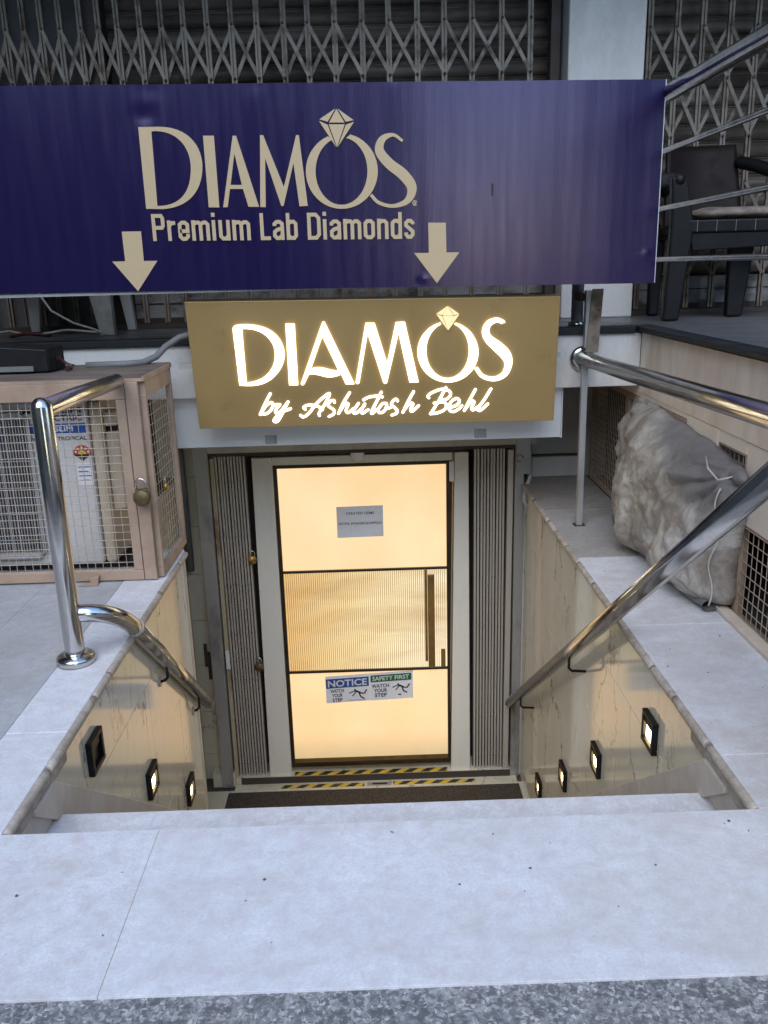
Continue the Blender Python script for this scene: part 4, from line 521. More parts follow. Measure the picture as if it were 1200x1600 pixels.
shutter(-1.43, 1.113, 'long grimy corrugated roller shutter behind the folding gate left of the white pillar')
shutter(1.533, 4.9, 'grimy corrugated roller shutter behind the folding gate right of the white pillar')
# collapsible gates
def gate(xs, rows, label, group):
    T = thing('folding_gate', label, 'folding gate', (xs[0], 5.25, UF), group)
    bars = [x for x in xs]
    b0 = obj('upright_bar', MB().box(-.015, -.004, -.012, .010, .035, 2.3).box(.004, .015, -.012, .010, .035, 2.3).box(-.004, .004, .001, .010, .035, 2.3), 'gate', None)
    b0.parent = T; b0.location = (0, 0, 0)
    rv = MB()
    for i, x in enumerate(bars):
        if i: inst(b0, T, (x, 5.25, UF), rot=(0, random.uniform(-.003, .003), 0))
        for r in rows:
            for z in r: rv.lathe([(.0095, 0), (.0085, -.005), (.004, -.007)], (x, 5.237, z), 'y', 6)
    cache = {}
    for a, b in zip(bars[:-1], bars[1:]):
        for (zt_, zb) in rows:
            key = (round(b-a, 3), round(zt_-zb, 3))
            if key not in cache:
                w, h = b-a, zt_-zb
                m1 = to_mesh('lattice_strip', MB().bar((0, -.016, h), (w, -.016, 0), .020, .004), 'gate')
                m2 = to_mesh('lattice_strip', MB().bar((0, .014, 0), (w, .014, h), .020, .004), 'gate')
                cache[key] = (m1, m2)
            for me in cache[key]:
                o = bpy.data.objects.new('lattice_strip', me); C.objects.link(o); o.parent = T; o.location = Vector((a, 5.25, zb))-T.location
    obj('rivets', rv, 'gate_dark', T, kind='stuff')
    obj('bottom_track', MB().box(bars[0]-.05, bars[-1]+.02, 5.225, 5.275, UF+.001, UF+.028), 'gate_dark', T)
    obj('top_track', MB().box(bars[0]-.05, bars[-1]+.02, 5.225, 5.275, 3.27, 3.299), 'gate_dark', T)
    return T
g1 = [-2.44, -2.34, -2.245, -2.15, -2.053, -1.955, -1.856, -1.756, -1.657, -1.542, -1.447, -1.339, -1.214, -1.10, -.981, -.845, -.712, -.575, -.431, -.294, -.143, .005, .16, .312, .467, .623, .789, .949]
g1 = [x*.990 for x in g1]
t = gate(g1, [(2.595, 2.325), (2.05, 1.78), (1.5, 1.23)], 'long grey folding lattice gate behind the top of the navy sign, left of the pillar', 'folding lattice gates of the veranda')
obj('end_channel', MB().box(1.045, 1.098, 5.21, 5.30, UF, 3.29), 'gate_dark', t, bevel=.003)
g2 = [1.60+.149*i for i in range(20)]
t = gate(g2, [(2.53, 2.27), (2.262, 1.965), (1.72, 1.46), (1.452, 1.20)], 'grey folding lattice gate behind the dark chair, right of the pillar', 'folding lattice gates of the veranda')
obj('end_channel', MB().box(1.535, 1.57, 5.21, 5.30, UF, 3.29), 'gate_dark', t, bevel=.003)
# ================================================================= NAVY BANNER
ns = thing('banner_sign', 'large navy banner with gold letters and two down arrows across the veranda front', 'sign', (-.5, 3.98, 1.2))
BYP = 3.965
def bmap(p): return (p[0], BYP-p[2]*1.0, 1.2+p[1])
def bfn(x0, x1, z0, z1):
    def f(u, v):
        x = x0+(x1-x0)*u; z = z0+(z1-z0)*v
        a = .0012*math.sin(x*9+z*1.2)+.0012*noise.noise((x*4, 0, z*1.1))
        for (dx, dz, r, am) in ((-.93, 1.915, .05, .007), (-.91, 2.0, .05, .004), (.60, 1.22+.06, .02, .003), (-.45, 2.04, .05, .004), (.14, 2.03, .03, .004), (.45, 2.03, .03, .003), (1.24, 1.3, .02, .003)):
            a += am*math.exp(-((x-dx)**2+(z-dz)**2*1.5)/r**2)
        return (x, BYP+.006+a, z)
    return f
bl = MB(); zL0, zL1, zR0, zR1 = 1.232, 2.073, 1.196, 2.033
base_fn = bfn(0, 1, 0, 1)
def bf_(u, v):
    x = -2.35+(1.290+2.35)*u; zt_ = 2.073+(2.033-2.073)*(x+1.52)/2.812; zb = 1.229+(1.196-1.229)*(x+1.6)/2.9; z = zb+(zt_-zb)*v
    a = .0010*math.sin(x*9+z*1.2)
    for (dx, dz, r, am) in ((-.93, 1.945, .045, .0035), (-.90, 2.05, .06, .002), (.245, 1.245, .016, -.003), (-.45, 2.06, .05, .0014), (.14, 2.06, .03, .001), (.45, 2.05, .03, .001), (1.25, 1.33, .012, -.003)):
        a += am*math.exp(-((x-dx)**2+(z-dz)**2*(.25 if dz == 1.61 else 1.5))/r**2)
    return (x, BYP+.004+a, z)
bl.grid(bf_, 260, 90)
obj('printed_vinyl', bl, 'navy', ns)
fr = MB()
for z0_, z1_ in ((1.198, 1.228), (2.0, 2.03)): fr.box(-2.34, 1.284, BYP+.014, BYP+.04, z0_+.012, z1_-.004)
fr.box(1.262, 1.286, BYP+.014, BYP+.04, 1.20, 2.03)
for x in (-2.33, -1.6, -.8, 0, .7): fr.box(x, x+.02, BYP+.016, BYP+.04, 1.23, 2.0)
obj('frame', fr, 'steelpost', ns)
obj('tear', MB().prism([(.553, 1.585), (.557, 1.585), (.560, 1.632), (.552, 1.638)], 'y', BYP-.0005, BYP+.001), 'ink', ns)
obj('wrapped_edge', MB().box(1.2905, 1.2925, BYP+.0, BYP+.03, 1.198, 2.032), 'paper', ns)
for k in ('D', 'I', 'A', 'M', 'O', 'S'):
    flat_shape('letter', BLUE_SHAPES[k], .0015, bmap, 'print', ns)
dm = None
for tri in BLUE_SHAPES['diamond']:
    if dm is None: dm = obj('diamond_emblem', MB().add([(0,0,0)]*3, [(0,1,2)]), 'print', ns)
em = MB()
for tri in BLUE_SHAPES['diamond']: em.prism([(a, b) for a, b in tri], 'y', 0, .0015)
bpy.data.objects.remove(dm)
def remap(mb, f): mb.v = [f(v) for v in mb.v]; return mb
obj('diamond_emblem', remap(em, lambda v: (v[0], BYP-v[1]-.001, 1.2+v[2])), 'print', ns)
for c in BLUE_SHAPES['arrowL'], BLUE_SHAPES['arrowR']: flat_shape('arrow', c, .0015, bmap, 'print', ns)
for i, c in enumerate(BLUE_SHAPES['ring']): flat_shape('trademark_ring' if i == 0 else 'trademark_letter', [c], .0012, bmap, 'print', ns)
pm = MB()
for q in PREM_SHAPES: pm.prism(q[1:], 'y', 0, .0010+.0004*q[0])
obj('tagline_lettering', remap(pm, lambda v: (v[0], BYP-.001-v[1], 1.2+v[2])), 'print', ns)

# ================================================================= GOLD SIGN
gs = thing('lit_sign', 'gold sheet sign with glowing white letters above the basement door', 'sign', (0, 4.05, .866))
_ca, _sa = 1/math.sqrt(1+.0144), .12/math.sqrt(1+.0144)
def gmap(p):   # u, v in the board plane, w towards the viewer
    return (p[0], 4.05-p[1]*_sa-p[2]*_ca, .866+p[1]*_ca-p[2]*_sa)
gb = MB(); cz = GOLD_CORN
gb.v = []; 
vs = [(*cz[3], 0), (*cz[2], 0), (*cz[1], 0), (*cz[0], 0)]
gb.add([gmap(v) for v in vs]+[gmap((v[0], v[1], -.075)) for v in vs], [(0, 1, 2, 3), (7, 6, 5, 4), (0, 4, 5, 1), (1, 5, 6, 2), (2, 6, 7, 3), (3, 7, 4, 0)])
obj('board', gb, 'gold', gs, bevel=.002)
for k in ('D', 'I', 'A', 'M', 'O', 'S'):
    flat_shape('letter', GOLD_SHAPES[k], .010, lambda p: gmap((p[0], p[1], p[2]-.002)), 'letter_glow', gs)
em = MB(); ed_ = MB()
for tri in GOLD_SHAPES['diamond']:
    em.prism([(a[0][0], a[0][1]) if False else a for a in tri[0]], 'y', 0, .010) if len(tri) == 1 else em.prism(tri, 'y', 0, .010)
obj('diamond_emblem', remap(em, lambda v: gmap((v[0], v[2], v[1]))), 'gem_glow', gs)
sc_ = MB()
for st in SCRIPT_SHAPES:
    P = [Vector((a, b, 0)) for a, b in st]
    # catmull-rom resample
    Q = [P[0]*2-P[1]]+P+[P[-1]*2-P[-2]]; out = []
    for i in range(1, len(Q)-2):
        for t_ in (0, .2, .4, .6, .8):
            a, b, c, d = Q[i-1:i+3]; out.append(.5*((2*b)+(c-a)*t_+(2*a-5*b+4*c-d)*t_**2+(3*b-a-3*c+d)*t_**3))
    out.append(Q[-2]); mb = MB(); mb.tube([(p.x, 0, p.y) for p in out], .0058, 10, rounded=True)
    sc_.add([gmap((v[0], v[2], .003+abs(v[1])*.6)) for v in mb.v], mb.f, True)
obj('script_lettering', sc_, 'script_glow', gs)
br = MB().box(-.91, -.80, 4.10, 4.13, .86, .885); obj('side_bracket', br, 'steelpost', gs)
br = MB().box(.84, .905, 4.10, 4.13, .862, .886); obj('side_bracket', br, 'steelpost', gs)
obj('rear_bracket', MB().box(-.6, -.56, 4.12, 4.248, .84, .88), 'steelpost', gs); obj('rear_bracket', MB().box(.56, .6, 4.12, 4.248, .84, .88), 'steelpost', gs)

# brushed lintel box and fixings
lx = thing('lintel_box', 'brushed aluminium shutter box under the gold sign', 'box', (0, 4.6, .56))
obj('cover', MB().box(-1.035, .962, 4.302, 5.04, .435, .692), 'alu', lx, bevel=.003)
obj('cover_end', MB().box(.9625, .968, 4.30, 5.04, .432, .692), 'alu', lx)
for x in (-.52, .55):
    obj('bolt_plate', MB().box(x-.03, x+.03, 4.297, 4.3015, .445, .49), 'steelpost', lx, bevel=.001)

# ================================================================= SHOP DOOR
dr = thing('shop_door', 'backlit frosted glass door with a pale frame at the bottom of the stairs', 'door', (-.08, 5.15, -2.0))
obj('jamb', MB().prism([(-.770, -2.05), (-.622, -2.05), (-.622, .20), (-.745, .20)], 'y', 5.10, 5.25), 'doorframe', dr, bevel=.004)
obj('jamb', MB().prism([(.462, -2.05), (.592, -2.05), (.580, .20), (.496, .20)], 'y', 5.10, 5.25), 'doorframe', dr, bevel=.004)
obj('header', MB().box(-.6215, .480, 5.105, 5.25, .150, .20), 'doorframe', dr, bevel=.003)
lf = MB(); lf.box(-.6205, -.598, 5.122, 5.165, -1.962, .148).box(.452, .474, 5.122, 5.165, -1.962, .148)
obj('leaf_stile', MB().box(-.6205, -.598, 5.122, 5.165, -1.962, .148), 'bronze', dr)
obj('leaf_stile', MB().box(.445, .463, 5.122, 5.165, -1.962, .148), 'bronze', dr)
for z0_, z1_ in ((.124, .148), (-.562, -.548), (-1.263, -1.249), (-1.962, -1.936)):
    obj('leaf_rail', MB().box(-.5978, .4448, 5.124, 5.165, z0_, z1_), 'bronze', dr)
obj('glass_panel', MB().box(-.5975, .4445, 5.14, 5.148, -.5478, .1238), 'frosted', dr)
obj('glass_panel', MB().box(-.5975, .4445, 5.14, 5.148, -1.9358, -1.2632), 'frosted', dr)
fm = MB(); nr = 78
def flf(u, v):
    x = -.5975+1.042*u; return (x, 5.142-.004*abs(math.sin(math.pi*nr*u)), -1.2488+.7008*v)
fm.grid(flf, nr*6, 1, True)
obj('fluted_panel', fm, 'fluted', dr)
fl = MB()
for i in range(1, nr): 
    x = -.5975+1.042*i/nr; fl.box(x-.0012, x+.0012, 5.1372, 5.1405, -1.2485, -.5482)
obj('flute_grooves', fl, 'handle', dr, kind='stuff')
h = obj('handle', MB().box(.318, .362, 5.085, 5.10, -1.235, -.585), 'handle', dr, bevel=.004)
obj('handle_back', MB().box(.300, .316, 5.10, 5.115, -1.19, -.555), 'handle', dr)
obj('standoff', MB().lathe([(.009, 0), (.009, .03)], (.34, 5.10, -.66), 'y', 10).lathe([(.009, 0), (.009, .03)], (.34, 5.10, -1.17), 'y', 10), 'steel', dr)
obj('lock_plate', MB().box(.405, .432, 5.122, 5.134, -1.245, -1.12), 'handle', dr)
obj('closer', MB().box(.462, .490, 5.085, 5.10, .02, .145), 'paper', dr, bevel=.003)
obj('inner_edge', MB().box(-.5977, .4447, 5.1355, 5.139, -1.9355, -1.905), 'handle', dr)
obj('header_spot', MB().lathe([(.045, 0), (.04, -.006), (.02, -.012)], (-.10, 5.10, .205), 'y', 16), 'paper', dr)

sl = thing('door_sill', 'worn cream marble sill in front of the shop door', 'door sill', (0, 5.1, FZ))
obj('sill_step', MB().box(-1.0, .9, 5.072, 5.26, FZ, -2.004), 'cream_old', sl, bevel=.004)
obj('sill_slab', MB().box(-1.0, .9, 4.985, 5.071, FZ, -2.046), 'cream_old', sl, bevel=.004)
obj('track_groove', MB().box(-.96, .86, 5.066, 5.078, -2.0455, -2.0025), 'gate_dark', sl)
def hazard(label, x0, x1, y0_, y1_, z, n, ph):
    T = thing('hazard_tape', label, 'hazard tape', ((x0+x1)/2, (y0_+y1_)/2, z))
    obj('tape_base', MB().box(x0, x1, y0_, y1_, z, z+.0012), 'tape_yellow', T)
    w = (x1-x0)/n; sk = (y1_-y0_)*1.15
    for i in range(-1, n+1):
        a = x0+(i+ph)*w; poly = []
        pts = [(a, y0_), (a+w/2, y0_), (a+w/2+sk, y1_), (a+sk, y1_)]
        pts = [(min(max(x, x0), x1), y) for x, y in pts]
        if pts[1][0]-pts[0][0]+pts[2][0]-pts[3][0] < .01: continue
        obj('black_stripe', MB().prism(pts, 'z', z+.0014, z+.0022), 'tape_black', T)
hazard('black and yellow hazard tape directly under the glass door', -.600, .440, 5.083, 5.128, -2.0035, 9, .35)
hazard('left strip of hazard tape on the front edge of the sill', -.69, -.13, 5.002, 5.040, -2.0455, 5, -.15)
hazard('right strip of hazard tape on the front edge of the sill', .065, .62, 5.006, 5.044, -2.0455, 5, .25)
fp = thing('floor_latch', 'small dark floor latch plate between the two front hazard tapes', 'latch', (-.04, 5.02, -2.04))
obj('plate', MB().box(-.11, .05, 5.002, 5.042, -2.0455, -2.043), 'steelpost', fp, bevel=.001)
obj('slot', MB().box(-.075, .025, 5.014, 5.032, -2.0428, -2.0415), 'ink', fp)
mt = solid('door_mat', MB().box(-1.035, .905, 4.50, 4.975, FZ+.001, FZ+.016), 'mat', 'dark brown loop pile mat at the foot of the stairs', 'mat', bevel=.004)

# folded gates each side
def folded(x0, x1, n, label, zt_=.215):
    T = thing('folded_gate', label, 'folding gate', ((x0+x1)/2, 5.12, -2.04), 'folded gates beside the shop door')
    w = (x1-x0)/(n-1)
    b = obj('folded_bar', MB().box(-w*.31, w*.31, -.012, .012, 0, zt_+2.04).box(-w*.12, w*.12, -.017, -.0125, 0, zt_+2.04), 'folded', None)
    b.parent = T; b.location = Vector((x0, 5.12, -2.04))-T.location
    for i in range(1, n): inst(b, T, (x0+w*i, 5.12+random.uniform(-.004, .004), -2.04), rot=(0, random.uniform(-.0012, .0012), 0))
    rv = MB()
    for z in (.05, -.30, -.62, -.95, -1.28, -1.60, -1.90):
        for i in range(n): rv.lathe([(.0055, 0), (.004, -.005)], (x0+w*i, 5.1025, z+.004*(i % 2)), 'y', 6)
    obj('rivets', rv, 'folded', T, kind='stuff')
    obj('shadow_gap', MB().box(x0-.01, x1+.01, 5.140, 5.152, -2.04, zt_), 'gate_dark', T)
    return T
folded(-.965, -.795, 10, 'grey folded gate bars on the left of the shop door with two brass padlocks')
folded(.622, .800, 10, 'grey folded gate bars on the right of the shop door')
tr = solid('gate_track', MB().box(-1.0, .90, 5.085, 5.16, .218, .243), 'gate_dark', 'rusty dark overhead track above the shop door', 'track', bevel=.003)
def upright(name, x0, x1, x0b, x1b, y0_, y1_, m, label, zt_=.43):
    mb = MB(); mb.add([(x0b, y0_, FZ), (x1b, y0_, FZ), (x1b, y1_, FZ), (x0b, y1_, FZ), (x0, y0_, zt_), (x1, y0_, zt_), (x1, y1_, zt_), (x0, y1_, zt_)], [(0,3,2,1),(4,5,6,7),(0,1,5,4),(1,2,6,5),(2,3,7,6),(3,0,4,7)])
    return solid(name, mb, m, label, 'post', bevel=.004)
upright('gate_post', -1.090, -1.002, -1.090, -1.012, 5.055, 5.18, 'steelpost', 'scuffed grey steel post on the left of the folded gate')
upright('rusty_frame', -.998, -.973, -1.004, -.979, 5.085, 5.15, 'rust_yellow', 'thin yellowed frame strip with rust beside the left gate post', .21)
upright('gate_post', .862, .918, .862, .918, 5.07, 5.20, 'steelpost', 'grey steel post on the right of the folded gate')
upright('slim_frame', .820, .856, .812, .848, 5.085, 5.17, 'folded', 'slim pale frame strip inside the right gate post', .21)
rc = thing('gate_latch', 'small pale latch box on the rusty left frame strip', 'latch', (-.985, 5.08, -1.13))
obj('latch_body', MB().box(-.998, -.972, 5.07, 5.084, -1.19, -1.06), 'white', rc, bevel=.003)
hg = thing('corner_bracket', 'steel hinge bracket with curled end at the top of the right gate post', 'bracket', (.89, 5.05, .17))
obj('plate', MB().box(.865, .955, 5.052, 5.068, .06, .30), 'steelpost', hg, bevel=.003)
obj('curl', MB().tube([(.885+.022*math.cos(a), 5.047, .16+.022*math.sin(a)) for a in [x*.5 for x in range(0, 11)]], .005, 8), 'steelpost', hg)
st_ = thing('wall_bracket', 'small rusty wall bracket on the marble strip left of the gate', 'bracket', (-1.11, 5.15, -1.2))
obj('plate', MB().box(-1.135, -1.095, 5.158, 5.165, -1.30, -1.10), 'gate_dark', st_, bevel=.002)
obj('arm', MB().box(-1.15, -1.13, 5.145, 5.157, -1.20, -1.04), 'gate_dark', st_)
solid('wall_pipe', MB().tube([(-1.182, 5.13, -.52), (-1.182, 5.13, .68)], .024, 14), 'rubber', 'grey vertical pipe in the recess left of the marble strip', 'pipe')
cb = solid('loose_cable', MB().tube([(.955, 5.20, .30), (.965, 5.17, .17), (.972, 5.15, .10), (.955, 5.08, .03), (.918, 5.03, -.045), (.912, 5.02, -.10), (.935, 5.03, -.145), (.952, 5.05, -.15)], .0125, 10, rounded=True), 'cable_white', 'off-white cable looping over the corner by the right gate post', 'cable')

# notices
pn = thing('paper_notice', 'white printed paper on the top glass panel of the door', 'notice', (-.1, 5.137, -.23))
PY = 5.137
def pmap(p): return (p[0], PY-p[2], p[1])
def quad(name, m, par, x0, x1, z0, z1, y, dz=0.):
    return obj(name, MB().add([(x0, y, z0), (x1, y, z0+dz), (x1, y, z1+dz), (x0, y, z1), (x0, y+.0008, z0), (x1, y+.0008, z0+dz), (x1, y+.0008, z1+dz), (x0, y+.0008, z1)], [(0,1,2,3),(7,6,5,4),(0,4,5,1),(1,5,6,2),(2,6,7,3),(3,7,4,0)]), m, par)
quad('sheet', 'paper', pn, -.243, .048, -.337, -.134, 5.1378, .003)
text_shape('printed_line', 'CREATED GEMS', -.185, -.008, -.186, -.170, pmap, 'ink', pn, bold=.01)
text_shape('printed_line', 'GSTIN. 07AAGFC6249P2ZV', -.232, .042, -.252, -.237, pmap, 'ink', pn, bold=.008)
def man(name, par, cx, cz, s, flip=False):
    mb = MB(); k = s
    def st(p, w): mb.tube([(cx+a*k, 0, cz+b*k) for a, b in p], w*k, 8, rounded=True)
    mb.lathe([(.001, -.002), (.10*k, -.002), (.10*k, .002), (.001, .002)], (cx-.32*k, 0, cz+.42*k), 'y', 12)
    st([(-.25, .28), (.02, .18), (.22, .06)], .11); st([(-.25, .28), (-.55, .22), (-.9, .05)], .055); st([(-.2, .22), (-.38, -.05), (-.58, -.28)], .055)
    st([(.2, .06), (.45, -.0), (.68, -.02), (.92, .38)], .075); st([(.15, .0), (.22, -.28), (.30, -.42), (.62, -.62)], .075)
    mb.v = [(x, y*.12, z) for x, y, z in mb.v]
    return obj(name, remap(mb, lambda v: (v[0], PY-.001+v[1]*.2, v[2])), 'ink', par)
sgn = thing('notice_sticker', 'blue headed notice sticker with a tripping figure on the lower glass', 'sticker', (-.22, 5.137, -1.39))
sl_ = .045
def smap(p): return (p[0], PY-.0012-p[2], p[1]+(p[0]+.365)*sl_)
quad('sheet', 'paper', sgn, -.365, -.0745, -1.494, -1.297, 5.1378, .29*sl_)
quad('header', 'blue_ink', sgn, -.363, -.078, -1.386, -1.318, 5.1368, .285*sl_)
text_shape('printed_line', 'NOTICE', -.350, -.09, -1.377, -1.328, smap, 'white_ink', sgn, bold=.025)
for t_, a, b, z in (('WATCH', -.335, -.245, -1.419), ('YOUR', -.325, -.255, -1.452), ('STEP', -.322, -.257, -1.486)):
    text_shape('printed_line', t_, a, b, z, z+.025, smap, 'ink', sgn, bold=.02)
man('falling_figure', sgn, -.152, -1.425, .062)
obj('ground_line', MB().box(-.22, -.10, PY-.0018, PY-.001, -1.474, -1.4725), 'ink', sgn)
sgn = thing('safety_sticker', 'green headed safety sticker with a slipping figure on the lower glass', 'sticker', (.07, 5.137, -1.39))
quad('sheet', 'paper', sgn, -.0735, .216, -1.484, -1.284, 5.1378, .29*sl_)
quad('header', 'green_ink', sgn, -.066, .205, -1.350, -1.300, 5.1368, .27*sl_)
def smap(p): return (p[0], PY-.0012-p[2], p[1]+(p[0]+.07)*sl_)
text_shape('printed_line', 'SAFETY FIRST', -.054, .19, -1.340, -1.309, smap, 'white_ink', sgn, bold=.025)
for t_, a, b, z in (('WATCH', -.06, .056, -1.392), ('YOUR', -.045, .043, -1.426), ('STEP', -.04, .040, -1.460)):
    text_shape('printed_line', t_, a, b, z, z+.027, smap, 'ink', sgn, bold=.02)
man('falling_figure', sgn, .135, -1.392, .060)
obj('ground_mark', MB().box(.115, .135, PY-.0018, PY-.001, -1.447, -1.439), 'ink', sgn)

# ================================================================= STEEL RAILS
def arc(p0, p1, p2, n=7):
    p0, p1, p2 = Vector(p0), Vector(p1), Vector(p2)
    return [p0*(1-t)**2+p1*2*t*(1-t)+p2*t*t for t in [i/n for i in range(n+1)]]
lr = thing('left_handrail', 'stainless steel post with top bar and sloping handrail on the left side', 'handrail', (-1.06, 2.745, 0))
R_ = .0335
obj('post', MB().tube([(-1.06, 2.745, .004), (-1.06, 2.745, .895)], R_, 28, rounded=True), 'steel', lr)
obj('base_flange', MB().lathe([(.066, .001), (.066, .022), (.060, .030), (.045, .034), (.040, .036)], (-1.06, 2.745, 0), 'z', 32), 'steel', lr)
obj('top_bar', MB().tube([(-1.06, 2.77, .888), (-1.048, 3.0, .890), (-1.035, 3.50, .882)], .0305, 24, rounded=True), 'steel', lr)
e0 = arc((-1.035, 2.765, .175), (-.90, 2.775, .175), (-.908, 2.96, .028), 10)
obj('elbow', MB().tube([(-1.06, 2.76, .168)]+e0, .0315, 24), 'steel', lr)
d_ = Vector((-.008, 1, -.815)).normalized(); p0 = Vector(e0[-1])
obj('sloping_rail', MB().tube([p0-d_*.01, p0+d_*1.47], .0315, 24), 'steel', lr)
obj('joint_ring', MB().tube([p0-d_*.004, p0+d_*.006], .0325, 24), 'steelpost', lr)
for y_ in (3.34, 4.02 if False else 3.88):
    t_ = (y_-p0.y)/d_.y; q = p0+d_*t_
    obj('wall_stay', MB().tube([(q.x, q.y, q.z-.03), (q.x, q.y, q.z-.085), (q.x-.012, q.y-.005, q.z-.096), (XL+.002, q.y-.01, q.z-.100)], .0065, 8), 'black_plastic', lr)
    obj('stay_plate', MB().lathe([(.022, 0), (.022, .006)], (XL+.0, q.y-.01, q.z-.100), 'x', 14), 'steelpost', lr)
rr = thing('right_handrail', 'long stainless steel handrail sloping down the right side of the stairs', 'handrail', (.86, 3.4, 0))
a_, b_ = Vector((.845, 5.03, -1.475)), Vector((.862, 1.55, 1.004))
obj('sloping_rail', MB().tube([a_, b_], R_-.002, 28), 'steel', rr)
obj('end_cap', MB().tube([a_+(a_-b_).normalized()*.001, a_+(a_-b_).normalized()*.003], .031, 20), 'gate_dark', rr)
for y_ in (3.50, 4.65):
    q = a_+(b_-a_)*((y_-a_.y)/(b_.y-a_.y))
    obj('wall_stay', MB().tube([(q.x, q.y, q.z-.03), (q.x, q.y, q.z-.08), (q.x+.012, q.y-.005, q.z-.092), (XR-.002, q.y-.01, q.z-.095)] if q.z < 0 else [(q.x, q.y, q.z-.03), (q.x+.02, q.y, q.z-.08), (q.x+.11, q.y, q.z-.1), (.99, q.y, .001)], .0065, 8), 'black_plastic', rr)
obj('upper_bend', MB().tube(arc(b_, b_+Vector((.0, -.12, .085)), (.96, 1.36, 1.0), 6)+[(1.06, 1.37, .93)], R_-.002, 24), 'steel', rr)
tp = thing('guard_pipe', 'thick steel guard pipe running from the white beam along the right platform', 'pipe', (1.05, 3, .85))
obj('pipe', MB().tube([(1.045, 4.245, .838), (1.052, 2.2, .893), (1.055, 1.30, .918)], .0345, 28), 'steel', tp)
obj('wall_flange', MB().lathe([(.062, 0), (.062, -.012), (.05, -.02), (.04, -.022)], (1.045, 4.249, .838), 'y', 28), 'steel', tp)
obj('post', MB().tube([(1.056, 1.32, .002), (1.056, 1.32, .93)], .036, 24), 'steel', tp)
rd = thing('support_rod', 'thin square steel rod standing on the right platform below the guard pipe', 'rod', (1.04, 4.17, 0))
obj('rod', MB().bar((1.040, 4.17, .003), (1.040, 4.17, .86), .030, .030), 'steelpost', rd, bevel=.002)
obj('foot', MB().box(1.012, 1.068, 4.145, 4.195, .002, .006), 'gate_dark', rd)
pl = thing('flat_bar', 'galvanised flat bar with a bolt hole rising from the guard pipe end', 'bar', (1.07, 4.17, .86))
obj('bar', MB().add([(1.040, 4.16, .875), (1.100, 4.16, .875), (1.115, 4.16, 1.172), (1.062, 4.16, 1.172), (1.040, 4.168, .875), (1.100, 4.168, .875), (1.115, 4.168, 1.172), (1.062, 4.168, 1.172)], [(0,1,2,3),(7,6,5,4),(0,4,5,1),(1,5,6,2),(2,6,7,3),(3,7,4,0)]), 'gate', pl, bevel=.001)
obj('side_flange', MB().box(1.036, 1.062, 4.1685, 4.21, .90, 1.165), 'steelpost', pl)
obj('arm', MB().box(1.02, 1.068, 4.2105, 4.345, 1.115, 1.150), 'gate_dark', pl)
obj('bolt', MB().lathe([(.006, 0), (.005, -.004)], (1.098, 4.159, 1.075), 'y', 8), 'gate_dark', pl)
vr = thing('veranda_railing', 'steel railing with four bars running along the right veranda edge', 'railing', (1.33, 3, UF))
obj('post', MB().tube([(1.042, 4.37, UF+.002), (1.042, 4.37, 1.98)], .030, 20), 'steelpost', vr)
obj('post_collar', MB().lathe([(.044, 0), (.044, .028), (.032, .032)], (1.042, 4.37, UF+.001), 'z', 24), 'steel', vr)
obj('post', MB().tube([(1.345, .9, UF+.002), (1.345, .9, 1.98)], .030, 20), 'steelpost', vr)
for z, r in ((1.986, .036), (1.755, .0115), (1.515, .0115), (1.298, .0115)):
    obj('top_rail' if r > .02 else 'rail', MB().tube([(1.318, 4.04, z), (1.318, .75, z)], r, 18), 'steel', vr)
# ================================================================= STEP LIGHTS
def step_light(lit=True):
    T = thing('step_light', '', 'wall light', (0, 0, 0), 'step lights set in the stairwell walls')
    f = MB(); a, b = .060, .042
    # ring frame facing +x
    f.box(0, .020, -a, a, b, a).box(0, .020, -a, a, -a, -b).box(0, .020, -a, -b, -b, b).box(0, .020, b, a, -b, b)
    obj('frame', f, 'black_plastic', T, bevel=.003)
    obj('hood', MB().box(.001, .014, -b, b, .016, b), 'black_plastic', T)
    obj('lamp_lens' if lit else 'dark_lens', MB().box(.001, .007, -b+.001, b-.001, -b+.001, .017), 'lamp_glow' if lit else 'black_plastic', T)
    return T
sl1 = step_light(False); sl1['label'] = 'unlit black square wall light nearest the camera on the left marble wall'; sl1.location = (XL, 2.478, -.192)
sl2 = step_light(True); sl2['label'] = 'lit square wall light midway down the left marble wall'; sl2.location = (XL, 3.045, -.672)
c = copy_tree(sl2, (XL, 3.625, -1.107)); c['label'] = 'lit square wall light farthest down the left marble wall'
for (y_, z_, lab) in ((2.60, -.262, 'lit square wall light on the right marble wall nearest the camera'), (3.24, -.775, 'lit square wall light on the right marble wall, second from the top of the stairs'),
                      (3.825, -1.237, 'lit square wall light on the right marble wall, third from the top of the stairs'), (4.42, -1.70, 'lit square wall light on the right marble wall nearest the door')):
    c = copy_tree(sl2, (XR, y_, z_), math.pi); c['label'] = lab

